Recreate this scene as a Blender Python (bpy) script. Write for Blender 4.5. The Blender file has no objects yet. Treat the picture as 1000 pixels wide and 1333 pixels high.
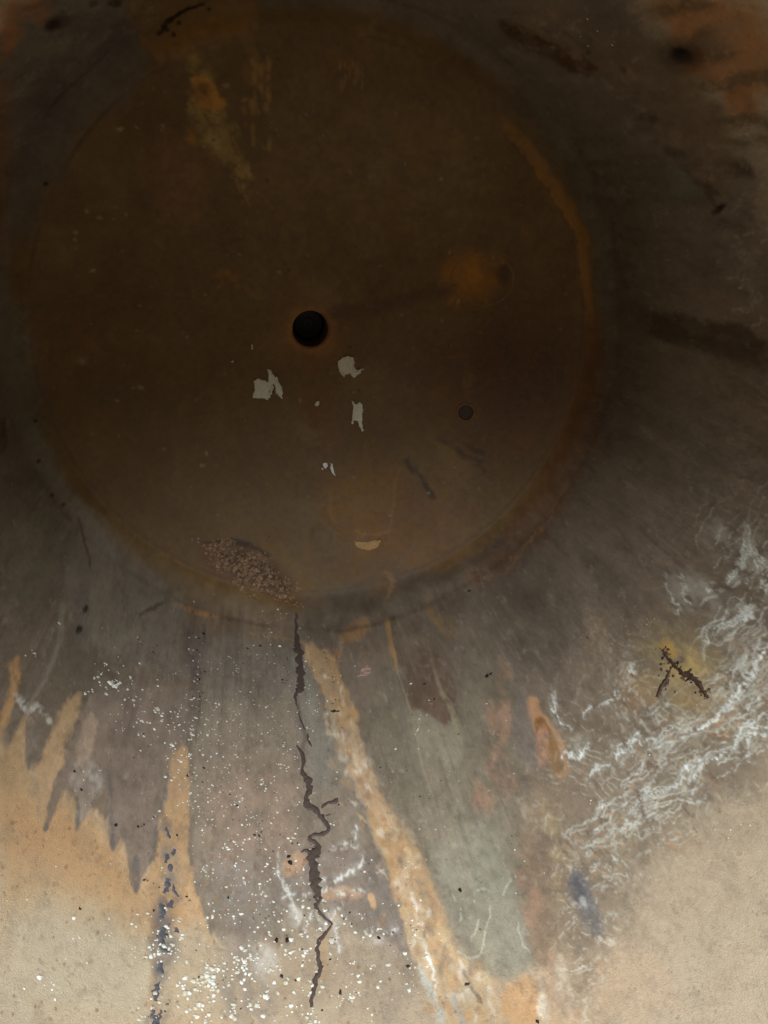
import bpy, math, random
import numpy as np
from mathutils import Vector, Matrix

random.seed(7)
rng = np.random.default_rng(11)
S = bpy.context.scene
COL = S.collection

# ------------------------------------------------------------------ camera, light, exposure
CAM = np.array([-.1852, .4563, 2.3717])
FW = np.array([.1574, -.4202, -1.0]); FW /= np.linalg.norm(FW)
RT = np.cross(FW, [0, 1., 0]); RT /= np.linalg.norm(RT)
UP = np.cross(RT, FW)
FOC = 963.0                                     # focal length in pixels of the 1000 x 1333 photograph

cd = bpy.data.cameras.new('camera')
cam = bpy.data.objects.new('camera', cd); COL.objects.link(cam)
cd.sensor_fit = 'VERTICAL'; cd.sensor_height = 36.0; cd.lens = 36.0 * FOC / 1333.0
cd.clip_start = 0.02; cd.clip_end = 50
cam.matrix_world = Matrix(((RT[0], UP[0], -FW[0], CAM[0]), (RT[1], UP[1], -FW[1], CAM[1]),
                           (RT[2], UP[2], -FW[2], CAM[2]), (0, 0, 0, 1)))
S.camera = cam

w = bpy.data.worlds.new('World'); S.world = w; w.use_nodes = True
w.node_tree.nodes['Background'].inputs[0].default_value = (1.0, .97, .92, 1)
w.node_tree.nodes['Background'].inputs[1].default_value = 0.11

def area(name, loc, target, size, power, spread, col):
    l = bpy.data.lights.new(name, 'AREA'); l.shape = 'DISK'; l.size = size; l.energy = power
    l.spread = math.radians(spread); l.color = col
    o = bpy.data.objects.new(name, l); COL.objects.link(o); o.location = loc
    o.rotation_euler = (Vector(target) - Vector(loc)).to_track_quat('-Z', 'Y').to_euler()
    return o
# daylight coming in over the tank's open top, across to the wall opposite
area('daylight_over_rim', (-.10, 1.80, 4.50), (-.10, -1.0, 1.20), .8, 90, 100, (.96, .985, 1.0))

S.view_settings.view_transform = 'Standard'
S.view_settings.look = 'None'
S.view_settings.exposure = 0; S.view_settings.gamma = 1
S.cycles.max_bounces = 8; S.cycles.diffuse_bounces = 5
S.cycles.sample_clamp_indirect = 4

# ------------------------------------------------------------------ the tank's profile (radius 1 m)
TOP = 3.06                                      # unseen open rim, height set so its shadow falls on the dished bottom
HC, K = 2.8, 1106.0                             # the developed map of the inside: q = (x, y) * K / (HC - z)
def _prof():
    r, z = [], []
    for i in range(160):                        # dished bottom
        t = i / 160; r.append(.934 * t); z.append(-.173 - .265 * (1 - t * t))
    P = [np.array(p) for p in ((.934, -.173), (.966, -.155), (1.0, -.085), (1.0, 0.0))]
    for i in range(41):                         # knuckle
        t = i / 40; p = (1-t)**3*P[0] + 3*(1-t)**2*t*P[1] + 3*(1-t)*t*t*P[2] + t**3*P[3]
        r.append(p[0]); z.append(p[1])
    return np.array(r), np.array(z)
PR, PZ = _prof()
PRHO = PR * K / (HC - PZ)                       # map radius along the profile (rises steadily)
RHO0 = float(PRHO[-1])                          # map radius of the weld between bottom and wall
def surf(rho):                                  # map radius -> (r, z)
    r = np.interp(rho, PRHO, PR); z = np.interp(rho, PRHO, PZ)
    wall = rho > RHO0
    return np.where(wall, 1.0, r), np.where(wall, np.where(rho > 8000, TOP, HC - K / np.maximum(rho, 1)), z)
def radius_at(z):
    i = np.argsort(PZ); return np.where(z > 0, 1.0, np.where(z < PZ.min(), 0, np.interp(z, PZ[i], PR[i])))

def at(px, py):                                 # a place seen in the photograph -> point on the tank's inside
    px = np.atleast_1d(np.asarray(px, float)); py = np.atleast_1d(np.asarray(py, float))
    d = FW + RT * ((px - 500) / FOC)[:, None] - UP * ((py - 666.5) / FOC)[:, None]
    lo = np.full(len(px), .3); hi = np.full(len(px), 6.0)
    for _ in range(34):
        m = (lo + hi) / 2; P = CAM + d * m[:, None]
        out = (np.hypot(P[:, 0], P[:, 1]) > radius_at(P[:, 2])) | (P[:, 2] < PZ.min())
        hi = np.where(out, m, hi); lo = np.where(out, lo, m)
    return CAM + d * lo[:, None]
def q_of(P):
    return P[:, :2] * (K / (HC - P[:, 2]))[:, None]
def ch(pts):                                    # photograph -> developed map
    a = np.array([p[:2] for p in pts], float)
    return q_of(at(a[:, 0], a[:, 1]))
def frame_at(px, py, lift=0.0):                 # point, normal (inwards), two tangents
    P = at(px, py)[0]; q = q_of(P[None])[0]; rho = np.hypot(*q); th = math.atan2(q[1], q[0])
    r0, z0 = surf(np.array([max(rho - 1, .5), rho + 1]))
    dr, dz = r0[1] - r0[0], z0[1] - z0[0]
    er = np.array([math.cos(th), math.sin(th), 0])
    up = er * dr + np.array([0, 0, dz]); up /= np.linalg.norm(up)
    tang = np.array([-math.sin(th), math.cos(th), 0])
    n = np.cross(tang, up); n /= np.linalg.norm(n)
    if n @ np.array([-er[0]*.5, -er[1]*.5, 1.0]) < 0: n = -n
    return P + n * lift, n, tang, up

# ------------------------------------------------------------------ stain map, painted on the developed map of the inside
N, HALF = 2240, 1120
def zoomup(a, n):                               # smooth enlargement of a small random grid
    k = a.shape[0] - 1
    t = np.linspace(0, k, n, endpoint=False); i = t.astype(int); f = (t - i); f = f * f * (3 - 2 * f)
    r = a[i] * (1 - f)[:, None] + a[i + 1] * f[:, None]
    return (r[:, i] * (1 - f) + r[:, i + 1] * f).astype(np.float32)
def fbm(cell, octaves=4, gain=.55):
    out = np.zeros((N, N), np.float32); amp = 1; tot = 0
    for o in range(octaves):
        k = max(2, int(N / (cell / 2 ** o)))
        out += amp * zoomup(rng.random((k + 2, k + 2)).astype(np.float32), N); tot += amp; amp *= gain
    return out / tot                            # 0..1, mean .5
ax = (np.arange(N) + .5 - HALF).astype(np.float32)
GX, GY = np.meshgrid(ax, ax)                    # column = map x, row = map y
RHO = np.hypot(GX, GY); TH = np.arctan2(GY, GX)
def polar_noise(kth, krho, octaves=3, seed=0):  # streaks: kth cells round the wall, krho map units along it
    g = np.random.default_rng(seed); out = np.zeros((N, N), np.float32); amp = 1; tot = 0
    for o in range(octaves):
        A = int(kth * 2 ** o); B = int(1700 / krho * 2 ** o) + 3
        tab = g.random((A, B)).astype(np.float32)
        u = (TH / (2 * math.pi) + .5) * A; v = RHO / krho * 2 ** o
        i = np.floor(u).astype(int); fu = u - i; fu = fu * fu * (3 - 2 * fu); i %= A; i2 = (i + 1) % A
        j = np.clip(np.floor(v).astype(int), 0, B - 2); fv = v - j; fv = fv * fv * (3 - 2 * fv)
        out += amp * ((tab[i, j] * (1-fu) + tab[i2, j] * fu) * (1-fv) + (tab[i, j+1] * (1-fu) + tab[i2, j+1] * fu) * fv)
        tot += amp; amp *= .5
    return out / tot
def ss(a, b, x):
    t = np.clip((x - a) / (b - a), 0, 1); return t * t * (3 - 2 * t)
def lin(c):
    c = np.array(c, float) / 255; return np.where(c <= .04045, c / 12.92, ((c + .055) / 1.055) ** 2.4).astype(np.float32)

N1 = fbm(260, 5); N2 = fbm(60, 5); N3 = fbm(16, 4); N4 = fbm(6, 3, .7); N5 = fbm(110, 6, .62)
WX = (fbm(34, 6, .72) - .5) * 2.6; WY = (fbm(34, 6, .72) - .5) * 2.6   # warps that make outlines ragged
STR = polar_noise(150, 160, 4, 3); STR2 = polar_noise(500, 120, 3, 5); RINGS = polar_noise(14, 9, 3, 9)
STRB = polar_noise(60, 260, 4, 8)
CV = np.zeros((N, N, 3), np.float32)            # base colour (linear)
HT = np.zeros((N, N), np.float32)               # relief in millimetres
RG = np.full((N, N), .62, np.float32)           # roughness

def mix(m, c, sl=None):
    t = CV if sl is None else CV[sl]
    t += m[..., None] * (lin(c) - t)
def box(q, pad):
    x0, y0 = np.floor(q.min(0) - pad).astype(int) + HALF; x1, y1 = np.ceil(q.max(0) + pad).astype(int) + HALF
    return slice(max(y0, 0), min(y1, N)), slice(max(x0, 0), min(x1, N))
def smooth_line(P):                             # round the corners of a hand drawn line (points carry a width)
    P = np.array(P, float)
    if len(P) < 3: return P
    E = np.vstack([2 * P[0] - P[1], P, 2 * P[-1] - P[-2]]); out = []
    for i in range(1, len(E) - 2):
        for t in (0, .25, .5, .75):
            a, b, c, d = E[i-1], E[i], E[i+1], E[i+2]
            out.append(.5 * (2*b + (c-a)*t + (2*a-5*b+4*c-d)*t*t + (3*b-3*c+d-a)*t**3))
    out.append(P[-1]); out = np.array(out); out[:, 2] = np.maximum(out[:, 2], .5)
    return out
def chaikin(P):
    P = np.array([p[:2] for p in P], float); Q = np.roll(P, -1, 0)
    return np.stack([.78 * P + .22 * Q, .22 * P + .78 * Q], 1).reshape(-1, 2)
def segdist(X, Y, q, closed):
    D = np.full(X.shape, 1e9, np.float32); T = np.zeros(X.shape, np.float32)
    n = len(q)
    for i in range(n if closed else n - 1):
        a, b = q[i], q[(i + 1) % n]; e = b - a; L = max(e @ e, 1e-6)
        t = np.clip(((X - a[0]) * e[0] + (Y - a[1]) * e[1]) / L, 0, 1)
        d = np.hypot(X - a[0] - t * e[0], Y - a[1] - t * e[1]); m = d < D
        D = np.where(m, d, D); T = np.where(m, i + t, T)
    return D, T
def poly(pts, c=None, soft=3, warp=6, op=1.0, tex=0.0, ht=0, rough=None, wn=None):
    q = ch(chaikin(pts)); sl = box(q, soft + warp * 1.5 + 2)
    X = GX[sl] + WX[sl] * warp; Y = GY[sl] + WY[sl] * warp
    inside = np.zeros(X.shape, bool); n = len(q)
    for i in range(n):
        (xa, ya), (xb, yb) = q[i], q[(i + 1) % n]
        if ya == yb: continue
        inside ^= ((ya > Y) != (yb > Y)) & (X < (xb - xa) * (Y - ya) / (yb - ya) + xa)
    D, _ = segdist(X, Y, q, True)
    m = ss(-soft, soft, np.where(inside, D, -D) + ((N4[sl] - .5) * 5 + (N3[sl] - .5) * 5) * min(1, .3 + warp / 8)) * op
    if tex: m = m * ss(.5 - .5 * tex - .12, .5 - .5 * tex + .35, (N3 if wn is None else wn)[sl])
    m = m.astype(np.float32)
    if c is not None: mix(m, c, sl)
    if ht: HT[sl] += m * ht
    if rough is not None: RG[sl] += m * (rough - RG[sl])
    return sl, m
def stroke(pts, c, soft=1.2, warp=3, op=1.0, ht=0, rough=None, breakup=0.0, wmul=1.0):
    # pts: (x, y, width)
    pts = smooth_line(pts); q = ch(pts); wd = np.array([p[2] for p in pts], float) * wmul; sl = box(q, wd.max() + soft + warp * 1.5 + 2)
    jg = min(3.5, .6 + warp * .45)
    X = GX[sl] + WX[sl] * warp + (N3[sl] - .5) * jg * 2; Y = GY[sl] + WY[sl] * warp + (N4[sl] - .5) * jg * 2
    D, T = segdist(X, Y, q, False)
    W = np.interp(T, np.arange(len(wd)), wd) / 2
    m = ss(-soft, soft, W - D) * op
    if breakup: m = m * ss(breakup - .08, breakup + .14, N4[sl] * .55 + N3[sl] * .45)
    m = m.astype(np.float32)
    mix(m, c, sl)
    if ht: HT[sl] += m * ht
    if rough is not None: RG[sl] += m * (rough - RG[sl])
def blob(x, y, rx, ry, c, ang=0, soft=.5, warp=5, op=1.0, ht=0, tex=0):
    ca, sa = math.cos(math.radians(ang)), math.sin(math.radians(ang))
    q = ch([(x, y)])[0]; R = max(rx, ry) * 1.25 + warp * 1.5 + 3; sl = box(q[None], R * 1.3)
    X = GX[sl] + WX[sl] * warp - q[0]; Y = -(GY[sl] + WY[sl] * warp - q[1])
    d = np.hypot((X * ca + Y * sa) / rx, (-X * sa + Y * ca) / ry)
    m = (1 - ss(1 - soft, 1 + soft, d)) * op
    if tex: m = m * ss(.5 - .5 * tex - .12, .5 - .5 * tex + .35, N3[sl])
    m = m.astype(np.float32); mix(m, c, sl)
    if ht: HT[sl] += m * ht

# --- ground colours of the whole inside
mix(np.ones((N, N), np.float32), (104, 80, 44))                                   # dished bottom: brown stained steel
mix(ss(.35, .75, N1) * .45, (118, 94, 58))
mix(ss(.45, .75, N5) * .40, (92, 62, 26))
mix(ss(.5, .8, N2) * .25, (124, 102, 68))
low = ss(40, -300, GY) * ss(420, 250, RHO)
mix(low * .15 * ss(.2, .7, N5), (120, 104, 80))
mix(ss(352, 380, RHO) * .75, (112, 98, 78))
wallm = ss(RHO0 - 30, RHO0 - 6, RHO + WX * 10)
mix(wallm, (118, 106, 92))                                                        # lower wall: taupe film
mix(wallm * ss(.40, .70, N1) * .6, (104, 96, 84))
mix(wallm * ss(.50, .75, STRB) * .45, (134, 120, 104))
mix(wallm * ss(.50, .72, STR) * .30, (98, 90, 82))
mix(wallm * ss(.52, .72, N5) * .35, (128, 112, 94))
FS = polar_noise(1100, 240, 3, 31); FS2 = polar_noise(420, 330, 3, 37)
# above the old liquid line: bare tan lining, orange along its edge, drips running down over the film
LL = [(0, 962), (50, 1010), (95, 1045), (150, 1085), (185, 1120), (240, 1165), (300, 1232), (345, 1245), (420, 1222), (500, 1232),
      (560, 1262), (610, 1262), (645, 1275), (700, 1312), (765, 1325), (800, 1260), (822, 1185), (862, 1130), (935, 1070), (1000, 1025)]
lq = ch(LL); lt = np.arctan2(lq[:, 1], lq[:, 0]); lr = np.hypot(lq[:, 0], lq[:, 1])
rq = ch([(1000, 260), (960, 130), (900, 60), (860, 5)]); lt2 = np.arctan2(rq[:, 1], rq[:, 0]); lr2 = np.hypot(rq[:, 0], rq[:, 1])
T_ = np.r_[lt, [-.35, -.15, .1], lt2, [1.4, 2.0, 2.45, 2.8, 3.05]]; R_ = np.r_[lr, [700, 690, 680], lr2, [520, 500, 520, 520, 560]]
T_ = np.where(T_ > math.pi, T_ - 2 * math.pi, T_); o_ = np.argsort(T_); T_, R_ = T_[o_], R_[o_]
T3 = np.r_[T_ - 2 * math.pi, T_, T_ + 2 * math.pi]; R3 = np.r_[R_, R_, R_]
LINE = np.interp(TH, T3, R3).astype(np.float32)
DL = RHO - LINE + WX * 10 + (STR2 - .5) * 22 + (N2 - .5) * 30              # > 0: above the old liquid line
SF = 9 + 60 * ss(230, 420, GX)
mix(ss(-1, 1, DL / SF), (184, 172, 150))
mix(ss(-1, 1, DL / SF) * ss(110, 20, DL + (N1 - .5) * 80) * (.85 - .6 * ss(230, 420, GX)), (185, 156, 121))
mix(ss(-1, 1, DL / SF) * ss(200, 330, GX) * .6, (181, 165, 141))
mix(ss(60, 160, DL) * ss(.4, .8, N5) * .35, (168, 150, 124))
# --- bottom left: drips, tan fingers and the grey film
TAN, ORG, TAUPE, GREY, DGREY = (186, 168, 138), (187, 150, 110), (118, 107, 98), (128, 122, 112), (84, 80, 78)
poly([(0, 985), (60, 1010), (110, 1060), (150, 1110), (176, 1168), (200, 1200), (240, 1240), (250, 1333), (0, 1333)], (188, 158, 118), 14, 8, .75)
poly([(0, 1000), (100, 1060), (160, 1110), (180, 1170), (215, 1200), (150, 1165), (80, 1130), (0, 1130)], ORG, 30, 12, .65)
poly([(0, 1185), (90, 1180), (190, 1210), (250, 1260), (260, 1333), (0, 1333)], (186, 175, 152), 30, 14, .9)
poly([(0, 985), (40, 1000), (65, 1015), (60, 1040), (30, 1030), (0, 1020)], (176, 160, 134), 8, 8, .6)
# film left of the seam, ending in grey drips
poly([(120, 900), (235, 890), (262, 905), (240, 980), (225, 1010), (213, 1055), (200, 1112), (188, 1140), (176, 1166), (168, 1150), (166, 1100),
      (160, 1090), (155, 1100), (147, 1110), (143, 1095), (145, 1045), (130, 1020), (118, 1050), (102, 1078), (97, 1070), (100, 1050), (92, 1028),
      (84, 1022), (75, 1050), (63, 1078), (57, 1083), (60, 1060), (72, 1020), (85, 980), (100, 940)], (129, 116, 104), 2.4, 4, .92, ht=-.1)
poly([(88, 985), (120, 985), (130, 1010), (118, 1045), (103, 1075), (98, 1066), (104, 1040), (92, 1026)], (160, 150, 138), 4, 5, .65, tex=.4)
for P in ([(75, 1005, 3), (62, 1055, 4), (59, 1078, 7)], [(140, 1000, 2), (146, 1060, 4), (148, 1104, 7)], [(218, 1010, 4), (206, 1070, 4), (196, 1120, 2)],
          [(178, 1120, 10), (177, 1160, 7)], [(104, 1050, 3), (101, 1076, 6)], [(246, 1010, 3), (248, 1100, 3), (255, 1160, 3), (272, 1210, 4), (290, 1250, 5)]):
    stroke(P, (104, 100, 98), 2, 2.5, .75)
poly([(0, 900), (15, 905), (25, 880), (50, 930), (34, 985), (38, 1003), (30, 990), (0, 970)], (112, 104, 94), 5, 3, .5)
poly([(0, 935), (12, 905), (13, 862), (22, 850), (29, 862), (24, 905), (6, 950), (0, 965)], (184, 146, 102), 4, 5, .85)
poly([(0, 990), (22, 950), (36, 927), (45, 936), (40, 965), (34, 1000), (48, 1030), (0, 1040)], (180, 152, 116), 4, 5, .85)
poly([(46, 1003), (62, 965), (84, 915), (100, 898), (106, 908), (95, 950), (82, 990), (66, 1030), (58, 1078), (40, 1060)], (182, 153, 118), 4, 5, .85)
poly([(36, 925), (46, 945), (40, 1000), (35, 1004), (32, 985)], (112, 106, 100), 2, 2, .8)
poly([(108, 935), (120, 925), (126, 940), (118, 985), (100, 1000), (98, 975)], (168, 148, 128), 3, 4, .7)
stroke([(18, 905, 6), (36, 922, 9), (52, 918, 5), (66, 938, 6)], (190, 188, 180), 2, 4, .8, ht=.5, breakup=.38)
stroke([(36, 922, 4), (46, 905, 3), (66, 868, 4), (78, 830, 8), (82, 790, 10)], (150, 142, 128), 3, 3, .5)
# the tan strip beside the seam with its dark scale
poly([(228, 985), (238, 962), (246, 985), (249, 1040), (247, 1100), (256, 1170), (276, 1225), (300, 1262), (330, 1333), (185, 1333), (200, 1240), (196, 1190),
      (190, 1150), (205, 1105), (214, 1050), (222, 1010)], (182, 150, 112), 4, 6, .9)
poly([(228, 985), (238, 962), (246, 985), (249, 1040), (247, 1100), (205, 1105), (214, 1050), (222, 1010)], (150, 124, 98), 4, 8, .5, tex=-.1)
poly([(205, 1210), (260, 1200), (300, 1262), (330, 1333), (190, 1333)], (186, 170, 144), 16, 8, .9)
stroke([(262, 820, 14), (262, 900, 24), (250, 970, 26)], (96, 90, 84), 8, 8, .5)
stroke([(266, 815, 5), (266, 850, 5), (261, 900, 5), (256, 950, 4)], (62, 58, 58), 1.5, 3, .8, breakup=.48)
poly([(235, 815), (262, 812), (270, 850), (266, 900), (250, 880), (238, 850)], (92, 82, 80), 6, 5, .7)
for (x, y, rx, ry) in ((219, 1085, 9, 14), (220, 1120, 14, 18), (219, 1154, 14, 18), (212, 1186, 15, 18), (212, 1226, 20, 24), (210, 1262, 14, 12), (206, 1296, 13, 20), (203, 1326, 16, 14), (232, 1168, 8, 6)):
    blob(x, y, rx, ry, (104, 102, 102), 0, .6, 7, .8, tex=.3)
# film between seam and tan streak
poly([(268, 830), (330, 835), (392, 838), (415, 900), (445, 985), (475, 1070), (505, 1150), (535, 1230), (570, 1290), (520, 1300), (440, 1235), (330, 1262),
      (300, 1250), (262, 1180), (250, 1100), (252, 1000), (262, 900)], (131, 121, 107), 7, 9, .85)
poly([(268, 835), (392, 838), (405, 880), (330, 910), (262, 900)], (112, 106, 98), 14, 8, .7)
poly([(270, 990), (385, 985), (395, 1060), (400, 1110), (330, 1150), (260, 1100)], (146, 124, 108), 22, 12, .6, tex=.5)
poly([(270, 1130), (330, 1110), (400, 1130), (350, 1230), (300, 1240)], (126, 120, 114), 18, 10, .6, tex=.4)
poly([(375, 850), (400, 862), (420, 920), (440, 1000), (420, 1040), (400, 990), (385, 930)], (126, 124, 116), 8, 6, .6)
poly([(380, 1110), (440, 1100), (500, 1120), (540, 1220), (560, 1270), (500, 1230), (440, 1180), (400, 1180)], (122, 113, 106), 12, 9, .7)
poly([(478, 1165), (486, 1163), (492, 1185), (484, 1184)], (184, 152, 116), 1.5, 2, .95)
for (x, y, rx, ry) in ((388, 1125, 14, 10), (425, 1165, 13, 6), (445, 1160, 16, 6), (465, 1165, 12, 5), (374, 1130, 8, 8)):
    blob(x, y, rx, ry, (176, 144, 116), 0, .4, 5, .8)
poly([(262, 1215), (330, 1240), (430, 1215), (500, 1235), (560, 1300), (580, 1333), (300, 1333)], (178, 163, 140), 18, 14, .8)
poly([(360, 1200), (430, 1195), (520, 1240), (540, 1333), (420, 1333), (400, 1260)], (158, 143, 124), 26, 16, .6, tex=.5)
for (x, y) in ((360, 1224), (374, 1224)): blob(x, y, 7, 6, (92, 80, 68), 0, .7, 3, .7)
poly([(290, 1225), (345, 1230), (360, 1333), (300, 1333), (280, 1280)], (138, 128, 118), 14, 18, .7, tex=.45)
poly([(345, 1225), (420, 1222), (430, 1280), (415, 1333), (380, 1333), (350, 1280)], (150, 134, 114), 14, 18, .6, tex=.35)
poly([(500, 1220), (560, 1270), (590, 1333), (500, 1333), (470, 1270)], (150, 138, 122), 16, 18, .55, tex=.35)
# pale wavy lines low in the middle
for P in ([(420, 1195, 3), (436, 1100, 2), (455, 1095, 3), (465, 1088, 3), (467, 1080, 2)], ):
    pass
WH = (206, 208, 202)
for P in ([(430, 1100, 2.5), (448, 1098, 3), (462, 1091, 3), (467, 1080, 2)], [(424, 1108, 2), (448, 1104, 2.5), (466, 1100, 2.5)], [(420, 1148, 3), (445, 1140, 4), (464, 1128, 4), (474, 1113, 2)],
          [(416, 1163, 6), (430, 1158, 4), (450, 1160, 4), (474, 1155, 5), (476, 1144, 3), (490, 1138, 2), (505, 1136, 1.5)], [(370, 1165, 4), (388, 1163, 4), (404, 1167, 3)],
          [(362, 1110, 2), (366, 1140, 3), (378, 1160, 2), (384, 1185, 3), (392, 1208, 2)], [(380, 1180, 6), (386, 1200, 5), (398, 1214, 3)], [(412, 1195, 3), (424, 1205, 2), (440, 1184, 3), (446, 1175, 2)],
          [(432, 1190, 5), (437, 1220, 4), (444, 1240, 3)], [(470, 1208, 4), (476, 1216, 4), (480, 1206, 3)], [(500, 1208, 4), (506, 1216, 4), (512, 1206, 3)], [(548, 1150, 2), (556, 1170, 2)],
          [(410, 1190, 3), (402, 1196, 2), (398, 1210, 3)]):
    stroke([(a, b, w_ * 2 + 2) for a, b, w_ in P], (158, 154, 148), 3, 6, .4, breakup=.44); stroke(P, WH, .9, 9, .75, ht=.4, breakup=.46, wmul=.9)
for (x, y, rx, ry) in ((345, 1255, 16, 22), (430, 1200, 14, 10), (490, 1225, 10, 7), (385, 1195, 10, 10), (125, 1015, 10, 12)):
    blob(x, y, rx, ry, (196, 192, 184), 0, .6, 9, .6, tex=.5)
stroke([(388, 905, 5), (390, 935, 6), (398, 958, 7), (392, 975, 6)], (96, 84, 78), 2, 4, .7, breakup=.36)
stroke([(413, 1180, 8), (424, 1196, 7), (432, 1206, 6)], (98, 86, 78), 2, 4, .7)
stroke([(440, 1190, 3), (426, 1215, 5), (421, 1232, 6), (424, 1255, 6), (420, 1275, 4)], (166, 136, 100), 2, 3, .7)
# --- the long tan streak
STK = [(394, 838), (412, 846), (432, 845), (443, 880), (461, 920), (468, 950), (482, 1000), (502, 1040), (526, 1076), (548, 1110), (562, 1150), (576, 1190), (600, 1230),
       (622, 1262), (650, 1278), (690, 1300), (715, 1340), (575, 1340), (545, 1270), (518, 1180), (498, 1120), (478, 1064), (455, 1000), (440, 960), (424, 905), (406, 872)]
poly(STK, (176, 146, 106), 3, 6, .92)
poly([(428, 930), (468, 950), (482, 1000), (505, 1045), (498, 1080), (478, 1050), (455, 1000), (440, 962)], (176, 152, 128), 10, 6, .6)
poly([(498, 1040), (546, 1110), (562, 1150), (575, 1190), (560, 1220), (520, 1180), (500, 1110)], (180, 146, 110), 12, 8, .5)
poly([(520, 1130), (560, 1180), (600, 1235), (660, 1285), (700, 1340), (575, 1340), (545, 1270), (520, 1180)], (194, 174, 142), 14, 8, .6)
sl, m = poly([(398, 842), (428, 848), (440, 890), (456, 925), (440, 950), (420, 900)], (150, 104, 66), 5, 4, .7, tex=-.35, wn=N4)
poly(STK, (140, 116, 92), 4, 8, .5, tex=-.15)
poly(STK, (196, 178, 150), 4, 10, .5, tex=-.2, wn=N2)
poly(STK, (146, 132, 114), 4, 10, .4, tex=-.1, wn=FS2)
for i in range(230):                            # crusty, broken surface of the streak
    t = random.random() ** .8; j_ = t * 8; k_ = int(j_); cx_ = [412, 440, 456, 480, 512, 535, 562, 592, 632, 660][k_] * (1 - j_ + k_) + [412, 440, 456, 480, 512, 535, 562, 592, 632, 660][k_ + 1] * (j_ - k_)
    x = cx_ + random.gauss(0, 6 + 22 * t); y = 850 + 480 * t
    blob(x, y, 1.5 + random.random() * (3 + 8 * t), 1.5 + random.random() * (3 + 7 * t), random.choice([(150, 122, 92), (196, 176, 146), (168, 134, 96), (206, 198, 180), (132, 118, 102), (184, 150, 108)]), random.random() * 180, .6, 8, .6, ht=.25)
stroke([(424, 905, 3), (440, 960, 2), (456, 1003, 2), (478, 1066, 3), (497, 1115, 3), (506, 1140, 2)], (132, 136, 130), 2, 2, .6)
stroke([(538, 1165, 5), (546, 1190, 6), (552, 1215, 5), (556, 1240, 6), (563, 1262, 5), (566, 1290, 4)], (214, 216, 210), 1.6, 8, .85, ht=.5, breakup=.47)
stroke([(545, 1260, 8), (560, 1290, 12), (575, 1333, 14)], (176, 184, 180), 4, 6, .8, breakup=.4)
stroke([(590, 1300, 8), (602, 1333, 12)], (150, 154, 152), 4, 5, .6)
poly([(556, 1165), (568, 1158), (580, 1180), (590, 1200), (570, 1200)], (186, 150, 112), 4, 4, .8)
stroke([(604, 1265, 4), (612, 1285, 7), (626, 1305, 5)], (112, 98, 84), 2, 4, .8, breakup=.42)
# --- green grey streaks right of it
GG, OL = (134, 128, 110), (122, 114, 92)
poly([(470, 900), (500, 850), (560, 900), (640, 820), (680, 900), (700, 1000), (735, 1120), (745, 1230), (700, 1300), (650, 1278), (600, 1232), (565, 1150), (530, 1080), (500, 1035), (478, 985)], (114, 107, 92), 14, 10, .85)
poly([(530, 930), (556, 925), (590, 960), (610, 1010), (640, 1080), (660, 1180), (640, 1265), (600, 1230), (566, 1155), (545, 1085), (520, 1020)], GG, 20, 16, .7, tex=.35, wn=FS2)
poly([(585, 1080), (640, 1060), (680, 1150), (705, 1240), (690, 1290), (650, 1275), (600, 1220), (560, 1130)], (140, 139, 124), 34, 24, .7)
poly([(600, 1200), (700, 1180), (712, 1300), (640, 1290)], (150, 138, 116), 18, 24, .45, tex=-.1, wn=FS2)
poly([(500, 955), (560, 965), (600, 1060), (590, 1080), (545, 1040), (505, 1010)], (112, 104, 90), 14, 8, .5)
poly([(505, 800), (530, 800), (590, 855), (600, 960), (560, 925), (528, 925), (515, 870)], (104, 92, 76), 5, 6, .8)
poly([(530, 840), (585, 855), (598, 915), (580, 950), (556, 925), (530, 925)], (98, 80, 68), 4, 5, .8)
poly([(528, 925), (548, 925), (580, 950), (596, 930), (604, 960), (600, 1000), (570, 990), (540, 960)], (134, 128, 110), 4, 4, .7)
stroke([(568, 875, 3), (575, 900, 6), (588, 925, 10), (596, 955, 6)], (138, 130, 106), 3, 4, .75, breakup=.3)
stroke([(505, 810, 8), (510, 840, 8), (516, 870, 4)], (168, 132, 88), 1.6, 3, .9)
stroke([(516, 870, 3), (528, 905, 2.5), (540, 950, 3), (548, 985, 3), (560, 1030, 2)], (142, 134, 114), 1.4, 2, .7)
stroke([(556, 780, 8), (562, 805, 8), (570, 810, 10), (580, 830, 4)], (136, 112, 78), 1.8, 4, .8)
stroke([(548, 778, 3), (560, 845, 4), (570, 880, 4)], (120, 108, 86), 2, 3, .6)
stroke([(610, 778, 5), (622, 820, 9), (632, 860, 8), (642, 885, 5)], (112, 102, 86), 2.5, 4, .7)
stroke([(575, 810, 10), (590, 812, 8), (582, 840, 3)], (122, 104, 74), 2, 4, .7)
poly([(455, 810), (480, 800), (485, 820), (470, 835), (445, 840), (440, 825)], (156, 122, 84), 2, 4, .85)
poly([(430, 840), (446, 845), (440, 860)], (150, 118, 82), 2, 3, .7)
for (x, y, rx, ry, a) in ((652, 880, 7, 30, 10), (650, 940, 12, 40, 8), (648, 1000, 14, 30, 0), (664, 1020, 9, 12, 0), (628, 1040, 14, 20, 0)):
    blob(x, y, rx, ry, (150, 118, 96), a, .45, 10, .65, tex=.35, ht=.15)
for (x, y, rx, ry, a) in ((640, 970, 6, 22, 5), (656, 925, 6, 18, 0), (662, 870, 5, 12, 0)):
    blob(x, y, rx, ry, (166, 134, 112), a, .4, 8, .5, tex=.3)
poly([(684, 908), (700, 905), (706, 925), (722, 945), (738, 975), (744, 1005), (728, 1015), (716, 990), (700, 965), (690, 940)], (178, 136, 100), 2.5, 4, .85, ht=.2)
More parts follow.
